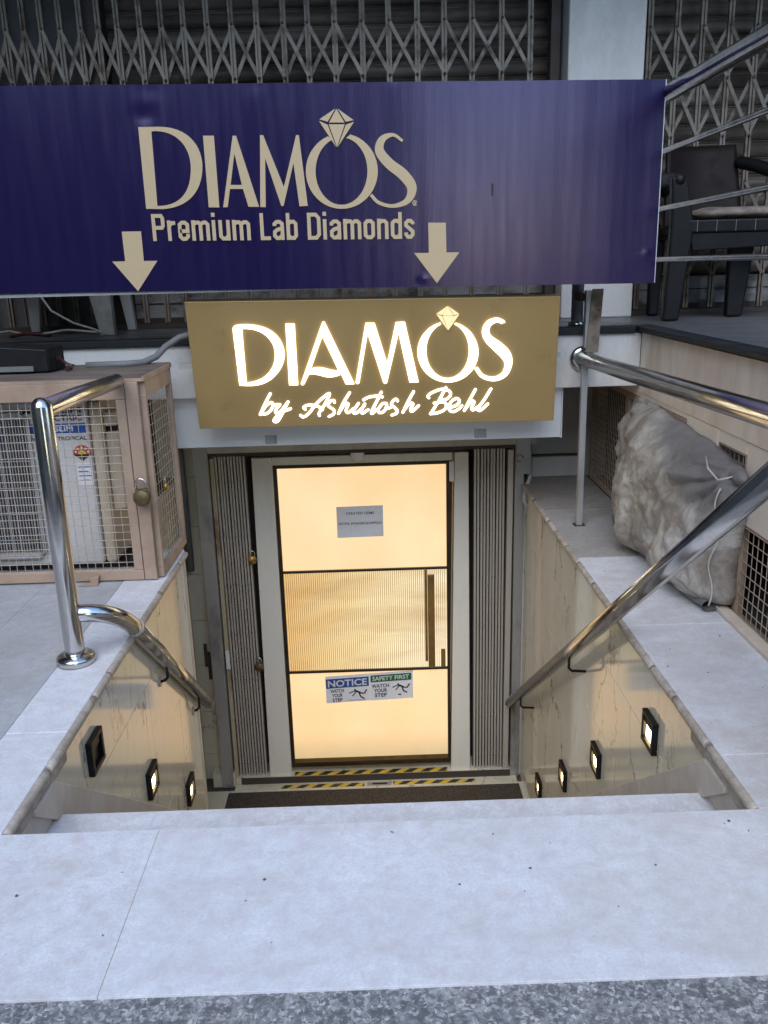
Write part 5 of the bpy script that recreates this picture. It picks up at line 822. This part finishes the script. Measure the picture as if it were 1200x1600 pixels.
# ================================================================= WIRE SCREENS
def wires_x(mb, x0, x1, z0, z1, y, p, r, j=.0015):     # mesh in a plane y = const
    rnd = random.Random(int(x0*1000)+5)
    n = int((x1-x0)/p); m = int((z1-z0)/p)
    for i in range(n+1):
        x = x0+(x1-x0)*i/n; a = rnd.uniform(-j, j); mb.tube([(x+a, y, z0), (x+rnd.uniform(-j, j), y-.002, (z0+z1)/2), (x+rnd.uniform(-j, j), y, z1)], r, 5, caps=False)
    for i in range(m+1):
        z = z0+(z1-z0)*i/m; mb.tube([(x0, y-.003, z+rnd.uniform(-j, j)), ((x0+x1)/2, y-.003, z+rnd.uniform(-j, j)), (x1, y-.003, z+rnd.uniform(-j, j))], r, 5, caps=False)
def wires_y(mb, y0_, y1_, z0, z1, x, p, r, j=.0015):   # mesh in a plane x = const
    rnd = random.Random(int(y0_*1000)+9)
    n = int((y1_-y0_)/p); m = int((z1-z0)/p)
    for i in range(n+1):
        y = y0_+(y1_-y0_)*i/n; mb.tube([(x, y+rnd.uniform(-j, j), z0), (x+.002, y+rnd.uniform(-j, j), (z0+z1)/2), (x, y+rnd.uniform(-j, j), z1)], r, 5, caps=False)
    for i in range(m+1):
        z = z0+(z1-z0)*i/m; mb.tube([(x-.003, y0_, z+rnd.uniform(-j, j)), (x-.003, (y0_+y1_)/2, z+rnd.uniform(-j, j)), (x-.003, y1_, z+rnd.uniform(-j, j))], r, 5, caps=False)

# AC cage
cg = thing('ac_cage', 'tan painted wire cage around the air conditioner on the left platform', 'cage', (-1.6, 3.8, 0))
fy = 3.545
def fb(n_, x0, x1, z0, z1, y=fy, t=.030): obj(n_, MB().box(x0, x1, y, y+t, z0, z1), 'tan', cg, bevel=.003)
fb('front_rail', -2.6, -1.022, .006, .052); fb('front_rail', -2.6, -1.022, .800, .872)
fb('door_stile', -1.062, -1.0225, .0525, .7995, fy-.001); fb('corner_post', -1.020, -.966, .006, .872)
obj('door_gap', MB().box(-1.0222, -1.0202, fy+.004, fy+.02, .05, .80), 'gate_dark', cg)
wm = MB(); wires_x(wm, -2.6, -1.063, .053, .799, fy+.014, .0335, .0016)
obj('wire_mesh', wm, 'wire', cg, kind='stuff')
sx_ = -.968
obj('side_rail', MB().box(sx_, sx_+.026, 3.577, 4.06, .802, .872), 'tan', cg, bevel=.003)
obj('side_rail', MB().box(sx_, sx_+.026, 3.577, 4.06, .006, .050), 'tan', cg, bevel=.003)
obj('side_stile', MB().box(sx_, sx_+.026, 4.028, 4.062, .0505, .8015), 'tan', cg, bevel=.003)
obj('side_stile', MB().box(sx_, sx_+.026, 3.5765, 3.600, .0505, .8015), 'tan', cg, bevel=.003)
wm = MB(); wires_y(wm, 3.60, 4.03, .05, .802, sx_+.012, .043, .0015)
obj('side_wire_mesh', wm, 'wire', cg, kind='stuff')
def topf(u, v):
    x = -2.6+(1.66)*u; y = 3.555+.515*v; return (x, y, .885+.010*v+.003*noise.noise((x*9, y*9, 0)))
tpm = MB().grid(topf, 60, 16); obj('top_sheet', tpm, 'tan_dusty', cg)
obj('top_sheet_edge', MB().box(-2.6, -.942, 3.548, 3.556, .873, .886).box(-.944, -.938, 3.548, 4.07, .873, .893), 'tan', cg)
lg = MB().prism([(-1.262, .030), (-1.215, .036), (-1.222, -.0), (-1.250, .0)], 'y', 3.525, 3.543); obj('lug', lg, 'tan', cg, bevel=.003)
obj('lug', MB().prism([(-1.30, 3.50), (-1.215, 3.50), (-1.222, 3.544), (-1.255, 3.544)], 'z', .001, .006), 'tan', cg, bevel=.002)
obj('hasp', MB().box(-1.035, -.985, 3.536, 3.5438, .40, .425), 'tan', cg, bevel=.002)

# AC outdoor unit
ac = thing('air_conditioner', 'ivory outdoor air conditioner unit inside the tan wire cage', 'air conditioner', (-1.6, 3.85, .02))
AY = 3.70
obj('cabinet', MB().box(-2.12, -1.238, AY, 3.98, .035, .782), 'ac_white', ac, bevel=.012)
obj('corner_panel', MB().box(-1.237, -1.185, AY+.012, 3.985, .030, .775), 'ac_side', ac, bevel=.018)
obj('valve_cover', MB().prism([(-1.184, 3.75), (-1.135, 3.775), (-1.118, 3.84), (-1.130, 3.92), (-1.184, 3.93)], 'z', .27, .63), 'ac_side', ac, bevel=.008)
obj('cover_hood', MB().prism([(-1.184, 3.745), (-1.135, 3.765), (-1.12, 3.83), (-1.184, 3.85)], 'z', .655, .72), 'ac_side', ac, bevel=.006)
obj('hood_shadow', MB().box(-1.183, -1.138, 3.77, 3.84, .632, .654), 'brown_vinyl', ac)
for i in range(4):
    for j in range(2):
        obj('vent_slot', MB().bar((-1.122-.006*j, 3.80+.045*j, .46+.030*i), (-1.120-.006*j, 3.825+.045*j, .475+.030*i), .007, .006, (1, 0, 0)), 'ink', ac)
obj('knob', MB().lathe([(.02, 0), (.02, .01), (.012, .014)], (-1.125, 3.83, .355), 'x', 14), 'ac_grey', ac)
fg = MB(); gx0, gx1, gz0, gz1 = -2.08, -1.495, .105, .705
obj('fan_recess', MB().box(gx0, gx1, AY-.006, AY-.001, gz0, gz1), 'void', ac)
n_ = 46
for i in range(n_+1):
    x = gx0+(gx1-gx0)*i/n_; fg.box(x-.002, x+.002, AY-.022, AY-.016, gz0, gz1)
for i in range(5):
    z = gz0+(gz1-gz0)*(i+.5)/5; fg.box(gx0, gx1, AY-.026, AY-.0225, z-.002, z+.002)
obj('grille_bars', fg, 'ac_grey', ac, kind='stuff')
fr_ = [(gx0, .02, gz0), (gx0, .02, gz1), (gx0+.03, .02, gz1+.028), (gx1-.03, .02, gz1+.028), (gx1, .02, gz1), (gx1, .02, gz0), (gx1-.03, .02, gz0-.028), (gx0+.03, .02, gz0-.028), (gx0, .02, gz0)]
obj('grille_frame', MB().tube([(a, AY-.016, c) for a, b, c in fr_], .009, 8), 'ac_grey', ac)
obj('fan_hub', MB().lathe([(.06, 0), (.06, -.005)], (-1.79, AY-.007, .40), 'y', 24), 'ac_grey', ac)
def amap(p): return (p[0], AY-.0015-p[2], p[1])
text_shape('brand_lettering', 'MITSUBISHI', -1.515, -1.262, .727, .751, amap, 'ink', ac, bold=.02)
text_shape('brand_lettering', 'ELECTRIC', -1.445, -1.262, .694, .719, amap, 'ink', ac, bold=.02)
obj('blue_label', MB().box(-1.50, -1.248, AY-.002, AY-.0005, .638, .682), 'blue_ink', ac)
text_shape('label_lettering', 'Mr.SLIM', -1.44, -1.305, .648, .671, lambda p: (p[0], AY-.0028-p[2], p[1]), 'white_ink', ac, bold=.02)
text_shape('label_lettering', 'INVERTER  TROPICAL', -1.515, -1.250, .608, .625, amap, 'ink', ac, bold=.01)
ctr = (-1.278, .545)
def half(r, a0, a1, n=16): return [(ctr[0]+r*math.cos(a0+(a1-a0)*i/n), ctr[1]+r*math.sin(a0+(a1-a0)*i/n)) for i in range(n+1)]
obj('rating_label', MB().prism(half(.040, 0, math.pi), 'y', AY-.0022, AY-.0005), 'red_ink', ac)
obj('rating_centre', MB().prism(half(.018, 0, math.pi), 'y', AY-.0034, AY-.0024), 'tape_yellow', ac)
for a in (.35, .95, 1.57, 2.19, 2.79):
    sx2, sz2 = ctr[0]+.029*math.cos(a), ctr[1]+.029*math.sin(a)
    obj('star', MB().prism([(sx2+(.007 if k % 2 == 0 else .003)*math.cos(1.571+k*math.pi/5), sz2+(.007 if k % 2 == 0 else .003)*math.sin(1.571+k*math.pi/5)) for k in range(10)], 'y', AY-.0034, AY-.0024), 'white_ink', ac)
obj('label_base', MB().prism([(ctr[0]-.040, ctr[1]-.001), (ctr[0]+.040, ctr[1]-.001), (ctr[0], ctr[1]-.030)], 'y', AY-.0022, AY-.0005), 'ink', ac)
obj('label_panel', MB().box(ctr[0]-.032, ctr[0]+.036, AY-.0022, AY-.0005, .405, .505), 'white_ink', ac)
for i in range(4): obj('label_line', MB().box(ctr[0]-.026, ctr[0]+.03-.012*(i % 2), AY-.003, AY-.0024, .485-.02*i, .489-.02*i), 'blue_ink', ac)
obj('bottom_gap', MB().box(-2.12, -1.06, 3.74, 3.95, .004, .030), 'black_plastic', ac)
# pipes
solid('copper_pipes', MB().tube([(-1.07, 3.84, .30), (-1.045, 3.845, .22), (-1.04, 3.87, .06), (-1.06, 3.95, .03)], .012, 8).tube([(-1.07, 3.88, .27), (-1.05, 3.89, .15), (-1.045, 3.92, .05), (-1.08, 3.98, .03)], .009, 8), 'black_plastic', 'dark insulated pipes beside the air conditioner in the cage', 'pipe')

# padlocks
def padlock(r, m, label, loc, rot=0):
    T = thing('padlock', label, 'padlock', (0, 0, 0), 'brass padlocks on the cage and gates')
    obj('body', MB().lathe([(.001, -.55*r), (.80*r, -.52*r), (.97*r, -.35*r), (r, 0), (.97*r, .35*r), (.80*r, .52*r), (.001, .55*r)], (0, 0, -r), 'y', 28), m, T)
    pts = [(-.55*r, 0, -.25*r), (-.58*r, 0, .6*r)]+[(.58*r*-math.cos(a), 0, .6*r+.58*r*math.sin(a)) for a in [k*math.pi/8 for k in range(1, 8)]]+[(.58*r, 0, .6*r), (.55*r, 0, -.25*r)]
    obj('shackle', MB().tube(pts, .14*r, 10), 'steel', T)
    obj('collar', MB().box(-.7*r, .7*r, -.3*r, .3*r, -.22*r, .0*r), m, T, bevel=.002)
    T.location = loc; T.rotation_euler = (0, 0, rot); return T
padlock(.037, 'brass_old', 'large round weathered brass padlock on the front of the tan cage', (-.985, 3.512, .425))
padlock(.018, 'brass', 'small yellow brass padlock on the side of the tan cage', (-.928, 3.70, .405), math.pi/2)
padlock(.027, 'brass', 'upper brass padlock on the left folded gate', (-.778, 5.068, -.415), .2)
padlock(.029, 'brass_old', 'lower worn brass padlock on the left folded gate', (-.785, 5.066, -1.145), -.15)

# black driver box with wires, conduit
dv = thing('power_supply', 'black ventilated power supply box lying on top of the cage', 'box', (-1.5, 3.83, .895))
obj('case', MB().add([(-1.66, 3.78, .897), (-1.415, 3.80, .897), (-1.38, 3.92, .897), (-1.66, 3.92, .897), (-1.66, 3.78, 1.012), (-1.415, 3.80, .990), (-1.38, 3.92, 1.0), (-1.66, 3.92, 1.018)], [(0,3,2,1),(4,5,6,7),(0,1,5,4),(1,2,6,5),(2,3,7,6),(3,0,4,7)]), 'black_plastic', dv, bevel=.003)
for i in range(7): obj('vent_slot', MB().box(-1.412+.004*i, -1.4105+.004*i, 3.806+.0145*i, 3.812+.0145*i, .905, .985), 'ink', dv)
obj('label_strip', MB().box(-1.64, -1.47, 3.7765, 3.7785, .902, .925), 'rubber', dv)
rnd = random.Random(4)
for i in range(6):
    a = rnd.uniform(0, .06)
    obj('wire', MB().tube([(-1.405, 3.84+.01*i, .92+.012*i), (-1.37, 3.83+.01*i, .955-.008*i+a*.3), (-1.345+.004*i, 3.82+.012*i, .93-.003*i), (-1.335, 3.80+.012*i, .897)], .0028, 6), 'cable_red' if i % 2 else 'ink', dv)
solid('grey_conduit', MB().tube([(-.80, 4.13, 1.03), (-.90, 4.12, 1.005), (-.965, 4.10, .965), (-1.0, 4.05, .925), (-1.05, 4.0, .905), (-1.12, 3.97, .903), (-1.3, 3.96, .902)], .0155, 14), 'rubber', 'grey flexible conduit curving from the gold sign onto the cage top', 'conduit')

# recessed vent in the recess wall
vt = thing('vent_screen', 'small brown framed mesh screen in the recess left of the gate', 'vent', (-1.2, 4.6, -1.1))
obj('frame', MB().box(-1.212, -1.196, 4.10, 5.09, -.62, -.575).box(-1.212, -1.196, 4.10, 5.09, -1.58, -1.54).box(-1.212, -1.196, 5.055, 5.09, -1.5395, -.6205).box(-1.212, -1.196, 4.10, 4.14, -1.5395, -.6205), 'tan', vt, bevel=.003)
obj('backing', MB().box(-1.2128, -1.2118, 4.14, 5.055, -1.54, -.62), 'ink', vt)
wm = MB(); wires_y(wm, 4.14, 5.055, -1.54, -.62, -1.203, .032, .0035); obj('wire_mesh', wm, 'wire_rust', vt, kind='stuff')

# side wall screens, right
def screen(label, y0_, y1_, z0, z1, p=.030, m='wire', fr=.028, r=.0023):
    T = thing('wall_screen', label, 'wire screen', (1.36, (y0_+y1_)/2, z0), 'wire screens in the right side wall')
    x0 = 1.352
    if fr:
        obj('frame_stile', MB().box(x0-.012, x0+.018, y0_, y0_+fr, z0, z1), 'tan', T, bevel=.002); obj('frame_stile', MB().box(x0-.012, x0+.018, y1_-fr, y1_, z0, z1), 'tan', T, bevel=.002)
        obj('frame_rail', MB().box(x0-.012, x0+.018, y0_+fr+.0005, y1_-fr-.0005, z0, z0+fr*.7), 'tan', T, bevel=.002); obj('frame_rail', MB().box(x0-.012, x0+.018, y0_+fr+.0005, y1_-fr-.0005, z1-fr, z1), 'tan', T, bevel=.002)
    wm = MB(); wires_y(wm, y0_+fr, y1_-fr, z0+fr*.7, z1-fr, x0, p, r); obj('wire_mesh', wm, m, T, kind='stuff')
screen('tan framed wire screen at the far end of the side wall, left of the sack', 4.45, 5.16, .003, .638, .033)
screen('tan framed wire screen partly covered by the sack', 3.585, 4.445, .003, .638, .033)
screen('wire screen in the stepped opening right of the sack, near the camera', 1.75, 2.975, .003, .357, .040, 'wire', .006, .002)
screen('narrow dark wire screen behind the right edge of the sack', 2.985, 3.235, .003, .612, .036, 'wire', .006, .002)

# ================================================================= SACK
OUT = [(4.27, .635), (4.33, .58), (4.34, .43), (4.37, .30), (4.38, .16), (4.36, .08), (4.22, .045), (4.08, .025), (3.9, .0), (3.7, .0), (3.45, .0), (3.2, .0), (3.02, .02), (2.955, .07), (2.96, .20), (2.93, .36), (2.90, .50), (2.97, .565), (3.08, .58), (3.25, .60), (3.45, .615), (3.7, .63), (3.95, .642), (4.15, .645)]
cy_, cz_ = 3.75, .31
def sack_pt(u, v):
    k = u*len(OUT); i = int(k) % len(OUT); fr2 = k-int(k); a, b, c3, d3 = (OUT[(i+j) % len(OUT)] for j in (-1, 0, 1, 2))
    def cr(p, q, r_, s_, t): return .5*(2*q+(r_-p)*t+(2*p-5*q+4*r_-s_)*t*t+(3*q-p-3*r_+s_)*t**3)
    oy, oz = cr(a[0], b[0], c3[0], d3[0], fr2), cr(a[1], b[1], c3[1], d3[1], fr2)
    t = v; y = cy_+(oy-cy_)*t; z = cz_+(oz-cz_)*t
    prof = max(0., 1-t**6)**.65
    bulge = (.150+.02*math.sin((y-3.0)*2.2)+.09*(.42-z)*(1-min(1, max(0, (y-3.7)/.5)))-.16*max(0, y-3.75)-.55*max(0, z-.50)*(1+.3*math.sin(y*5)))*prof
    q = Vector((y*2.3, z*3.0, .7)); w = noise.noise(q*1.0)*.8+noise.noise(q*2.1)*.35
    rd_ = 0
    for s_, am in ((4.6, .007), (9., .005)):
        nn = noise.noise(Vector((y*s_*1.5+w*.6, z*s_*2.0-w*.5+y*s_*.45, s_*3.1))); rd_ += am*(1-abs(nn)*3.0)
    for (ky, kz, am, fr3, ph, rg) in ((2.93, .56, .030, 9., .4, .45), (4.30, .60, .026, 7., 1.1, .40), (3.0, .03, .020, 9., .2, .35), (4.33, .10, .018, 8., .9, .35)):
        dd = math.hypot(y-ky, z-kz); an = math.atan2(z-kz, y-ky); rd_ += am*(abs(math.sin(an*fr3+ph+1.6*w))-.5)*math.exp(-(dd/rg)**2)*min(1, dd*6)
    for s_, am in ((2.6, .045), (5.5, .022)):
        qv = Vector((y*s_*1.15+w*.5, z*s_+y*s_*.35, 3.3+s_)); dv = noise.voronoi(qv)[0]; rd_ += am*(min(.6, dv[1]-dv[0])-.25)
    rd_ += .030*(abs(noise.noise(Vector((y*1.2+z*1.6, z*.5-y*.3, 4.4))))-.2)*2
    x = 1.335-bulge-(rd_*1.0)*min(1, prof*1.6)-.012*min(1, (1-t)*6)
    return (x, y+.010*noise.noise(Vector((y*9, z*9, 2))), max(.004, z+.010*noise.noise(Vector((y*9, z*9, 5)))))
sk = thing('sack', 'bulky crumpled grey brown woven sack tied against the right side wall', 'sack', (1.25, 3.75, 0))
sm = MB(); NU, NV = 260, 100
vs_ = [sack_pt(i/NU, (j+1)/NV) for j in range(NV) for i in range(NU)]+[sack_pt(0, 0)]
fs_ = [(j*NU+i, j*NU+(i+1) % NU, (j+1)*NU+(i+1) % NU, (j+1)*NU+i) for j in range(NV-1) for i in range(NU)]+[(NU*NV, (i+1) % NU, i) for i in range(NU)]
# close the back
bi = len(vs_); vs_.append((1.337, cy_, cz_)); fs_ += [((NV-1)*NU+i, (NV-1)*NU+(i+1) % NU, bi) for i in range(NU)]
sm.add(vs_, fs_, True); obj('cloth_body', sm, 'sack', sk)
kn = MB()
for kx, ky, kz, r0 in ((1.30, 2.93, .545, .030),):
    kn.lathe([(.004, -.05), (r0*.6, -.03), (r0, -.005), (r0*.45, .012), (r0*.9, .035), (.006, .06)], (kx, ky, kz), 'y', 14)
obj('tied_knot', kn, 'sack', sk)
rp = MB(); pts = [(1.245, 2.955, .50)]
for i in range(43): k = i/3; pts.append((1.245-.010*math.sin(k*.9), 2.955+.03*k/14+.010*math.sin(k*.8), .50-.033*k))
rp.tube(pts, .0035, 6); rp.tube([(1.28, 2.93, .55), (1.235, 2.96, .53), (1.22, 3.02, .56), (1.24, 3.1, .585)], .0035, 6)
obj('rope', rp, 'cable_white', sk)
hm = MB()
def hemf(u, v):
    y = 4.22-1.22*u; z = .035+.02*noise.noise((y*6, 0, 1))+.025*abs(noise.noise((y*14, 2, 2))); a = v*math.pi*2
    cx2 = 1.165+.10*u+.09*(1-u)**3+.03*noise.noise((y*5, 3, 0)); r1 = .022+.010*noise.noise((y*11, 5, 1))
    return (cx2+r1*math.cos(a)*1.6, y, max(.003, z*.8+r1*math.sin(a)))
hm.grid(hemf, 150, 12); obj('loose_hem', hm, 'rubber', sk)

# ================================================================= CHAIRS
ch = thing('armchair', 'black plastic armchair with dark brown back on the right veranda', 'chair', (1.8, 4.75, UF))
obj('leg', MB().prism([(1.555, UF+.003), (1.640, UF+.003), (1.690, 1.45), (1.640, 1.695), (1.560, 1.70), (1.570, 1.45)], 'y', 4.60, 4.655), 'black_plastic', ch, bevel=.012)
obj('leg', MB().prism([(1.975, UF+.003), (2.060, UF+.003), (2.105, 1.40), (1.965, 1.40)], 'y', 4.80, 4.86), 'black_plastic', ch, bevel=.012)
obj('leg', MB().prism([(1.62, UF+.003), (1.68, UF+.003), (1.70, 1.40), (1.62, 1.40)], 'y', 5.06, 5.11), 'black_plastic', ch, bevel=.012)
obj('leg', MB().prism([(2.20, UF+.003), (2.27, UF+.003), (2.24, 1.42), (2.14, 1.42)], 'y', 4.63, 4.69), 'black_plastic', ch, bevel=.012)
def seatf(u, v):
    x = 1.66+.62*u; y = 4.62+.48*v; return (x, y, 1.485-.02*math.sin(math.pi*u)*math.sin(math.pi*v)-.02*v)
smm = MB().grid(seatf, 16, 10); smm.box(1.66, 2.28, 4.598, 4.618, 1.425, 1.488).box(1.66, 1.68, 4.6185, 5.10, 1.41, 1.47).box(1.66, 2.28, 4.6185, 5.10, 1.400, 1.435)
obj('seat', smm, 'black_plastic', ch, bevel=.008)
for i in range(6): obj('seat_groove', MB().box(1.70+.1*i, 1.703+.1*i, 4.5955, 4.5978, 1.43, 1.486), 'rubber', ch)
obj('apron', MB().prism([(1.67, 1.424), (2.27, 1.424), (2.15, 1.352), (1.69, 1.335)], 'y', 4.61, 4.63), 'black_plastic', ch, bevel=.006)
bk = MB(); 
def backf(u, v):
    zz_ = 1.44+(1.90-1.44)*v; half_ = .30-.02*v-(.03*max(0, v-.93)/.07); x = 1.68+(2*half_)*u-.10*(1-v)*.0; xx = 1.66+.02*v+(.44-.06*v)*u
    return (xx, 4.98+.09*v+.05*math.sin(math.pi*u), zz_)
def backf2(u, v): a = backf(u, v); return (a[0], a[1]+.028, a[2])
bk.grid(backf, 14, 10); bk.grid(backf2, 14, 10)
n0 = 15
def edge_strip(idx): return idx
tot_ = 15*11
e_ = [(i, i+1, tot_+i+1, tot_+i) for i in range(14)]+[(150+i, 150+i+1, tot_+150+i+1, tot_+150+i) for i in range(14)]+[(15*j, 15*(j+1), tot_+15*(j+1), tot_+15*j) for j in range(10)]+[(15*j+14, 15*(j+1)+14, tot_+15*(j+1)+14, tot_+15*j+14) for j in range(10)]
bk.f += e_; bk.sm += [False]*len(e_)
obj('backrest', bk, 'brown_vinyl', ch)
obj('armrest', MB().tube([(1.60, 4.62, 1.685), (1.59, 4.75, 1.70), (1.60, 4.95, 1.69), (1.66, 5.03, 1.66)], .034, 12, rounded=True), 'black_plastic', ch)
obj('armrest', MB().tube([(2.08, 5.03, 1.80), (2.14, 4.96, 1.775), (2.20, 4.86, 1.73), (2.25, 4.74, 1.66), (2.24, 4.67, 1.55), (2.20, 4.66, 1.42)], .034, 12, rounded=True), 'black_plastic', ch)
def cushf(u, v):
    a = v*2*math.pi; e = (1-abs(2*u-1)**5)**.5; x = 1.74+.52*u
    return (x, 4.84+(.215*math.copysign(abs(math.cos(a))**.7, math.cos(a)))*(.35+.65*e)+.006*noise.noise((x*12, a, 1)), 1.522+(.030*e+.004)*math.copysign(abs(math.sin(a))**.8, math.sin(a))+.008*noise.noise((x*9, math.cos(a)*2, 3)))
solid('cushion', MB().grid(cushf, 40, 28), 'cushion', 'flat stained grey cushion lying on the dark armchair seat', 'cushion')
# white plastic chair mostly behind the banner
wc = thing('plastic_chair', 'grimy white plastic chair whose legs show below the navy banner', 'chair', (-1.75, 5.0, UF))
def leg(x, y, w0, w1, sx2, hh):
    mb = MB(); top = UF+hh
    for dx0, dx1, dy0, dy1 in ((-1, 1, 0, .012), (-1, -.82, .012, .05), (.82, 1, .012, .05)):
        v8 = []
        for z, w, cx2 in ((UF+.003, w0, x), (top, w1, x+sx2)):
            v8 += [(cx2+dx0*w/2, y+dy0, z), (cx2+dx1*w/2, y+dy0, z), (cx2+dx1*w/2, y+dy1, z), (cx2+dx0*w/2, y+dy1, z)]
        mb.add(v8, [(0,3,2,1),(4,5,6,7),(0,1,5,4),(1,2,6,5),(2,3,7,6),(3,0,4,7)])
    return obj('leg', mb, 'white_plastic', wc, bevel=.003)
leg(-1.415, 4.72, .078, .145, -.04, .43); leg(-2.08, 4.66, .04, .06, .0, .43); leg(-1.98, 5.20, .05, .10, .02, .43); leg(-1.40, 5.16, .045, .075, -.05, .43)
def seat2(u, v): return (-2.10+.66*u, 4.70+.50*v, UF+.44-.02*math.sin(math.pi*u))
obj('seat', MB().grid(seat2, 10, 8).box(-2.10, -1.44, 4.69, 4.70, UF+.38, UF+.45), 'white_plastic', wc)
obj('backrest', MB().grid(lambda u, v: (-2.05+.56*u, 5.19+.10*v+.05*math.sin(math.pi*u), UF+.44+.42*v), 10, 8), 'white_plastic', wc)
solid('thin_cable', MB().tube([(-1.95, 5.0, 1.36), (-1.78, 4.78, 1.215), (-1.70, 4.72, 1.12), (-1.58, 4.69, 1.055), (-1.47, 4.68, 1.02), (-1.41, 4.675, .992)], .006, 8), 'cable_white', 'thin off-white cable hanging down behind the white chair leg', 'cable')
pts = []
for i in range(26):
    u = i/25; pts.append((-2.15+.72*u+.03*math.sin(u*14), 4.80+.05*math.sin(u*9), UF+.012+.02*abs(math.sin(u*7))))
solid('floor_cable', MB().tube(pts, .007, 8), 'cable_white', 'tangled pale cable lying on the veranda floor by the chair legs', 'cable')
solid('red_cable', MB().tube([(-1.95, 4.76, UF+.01), (-1.85, 4.73, UF+.025), (-1.74, 4.76, UF+.01)], .010, 8, rounded=True), 'cable_red', 'short dark red cable piece on the veranda floor under the white chair', 'cable')

# ================================================================= OPPOSITE SIDE OF THE STREET (unseen, behind the camera; extents and gap set for the banner reflection)
def block(label, x0, x1, h, y1=-11.):
    T = thing('street_building', label, 'building', ((x0+x1)/2, y1-4, -.19))
    obj('wall', MB().box(x0, x1, y1-8, y1, -.19, h), 'facade', T)
    w0 = obj('window', MB().box(-.6, .6, -.02, .03, 0, 1.5), 'glass_dark', None); w0.parent = T; first = True
    nx = int((x1-x0)/2.6)
    for i in range(nx):
        for j in range(int(h/3.2)):
            p = ((x0+(i+.5)*(x1-x0)/nx), y1+.01, .9+3.2*j)
            if first: w0.location = Vector(p)-T.location; first = False
            else: inst(w0, T, p)
block('unseen grey street building behind the camera on the left, shaped for the banner reflection', -26, 1.3, 6.5)
block('unseen grey street building behind the camera on the right, shaped for the banner reflection', 6.2, 26, 7)

# small dry flakes and grit lying on the slabs
rnd = random.Random(21); db = MB()
for i in range(46):
    r = rnd.random()
    if r < .5: x, y = rnd.uniform(-1.4, 1.5), rnd.uniform(1.31, 1.77)
    elif r < .75: x, y = rnd.uniform(-1.7, -.97), rnd.uniform(2.0, 3.5)
    else: x, y = rnd.uniform(.95, 1.28), rnd.uniform(2.0, 3.6)
    s = rnd.choice((.0014, .0018, .0022, .003, .0045)); a = rnd.uniform(0, 6.28); n5 = []
    for k in range(5): n5.append((x+s*rnd.uniform(.5, 1.1)*math.cos(a+k*1.257), y+s*rnd.uniform(.5, 1.1)*math.sin(a+k*1.257)))
    db.prism(n5, 'z', .0015, .0028)
obj('debris', db, 'tan_dusty', kind='stuff')
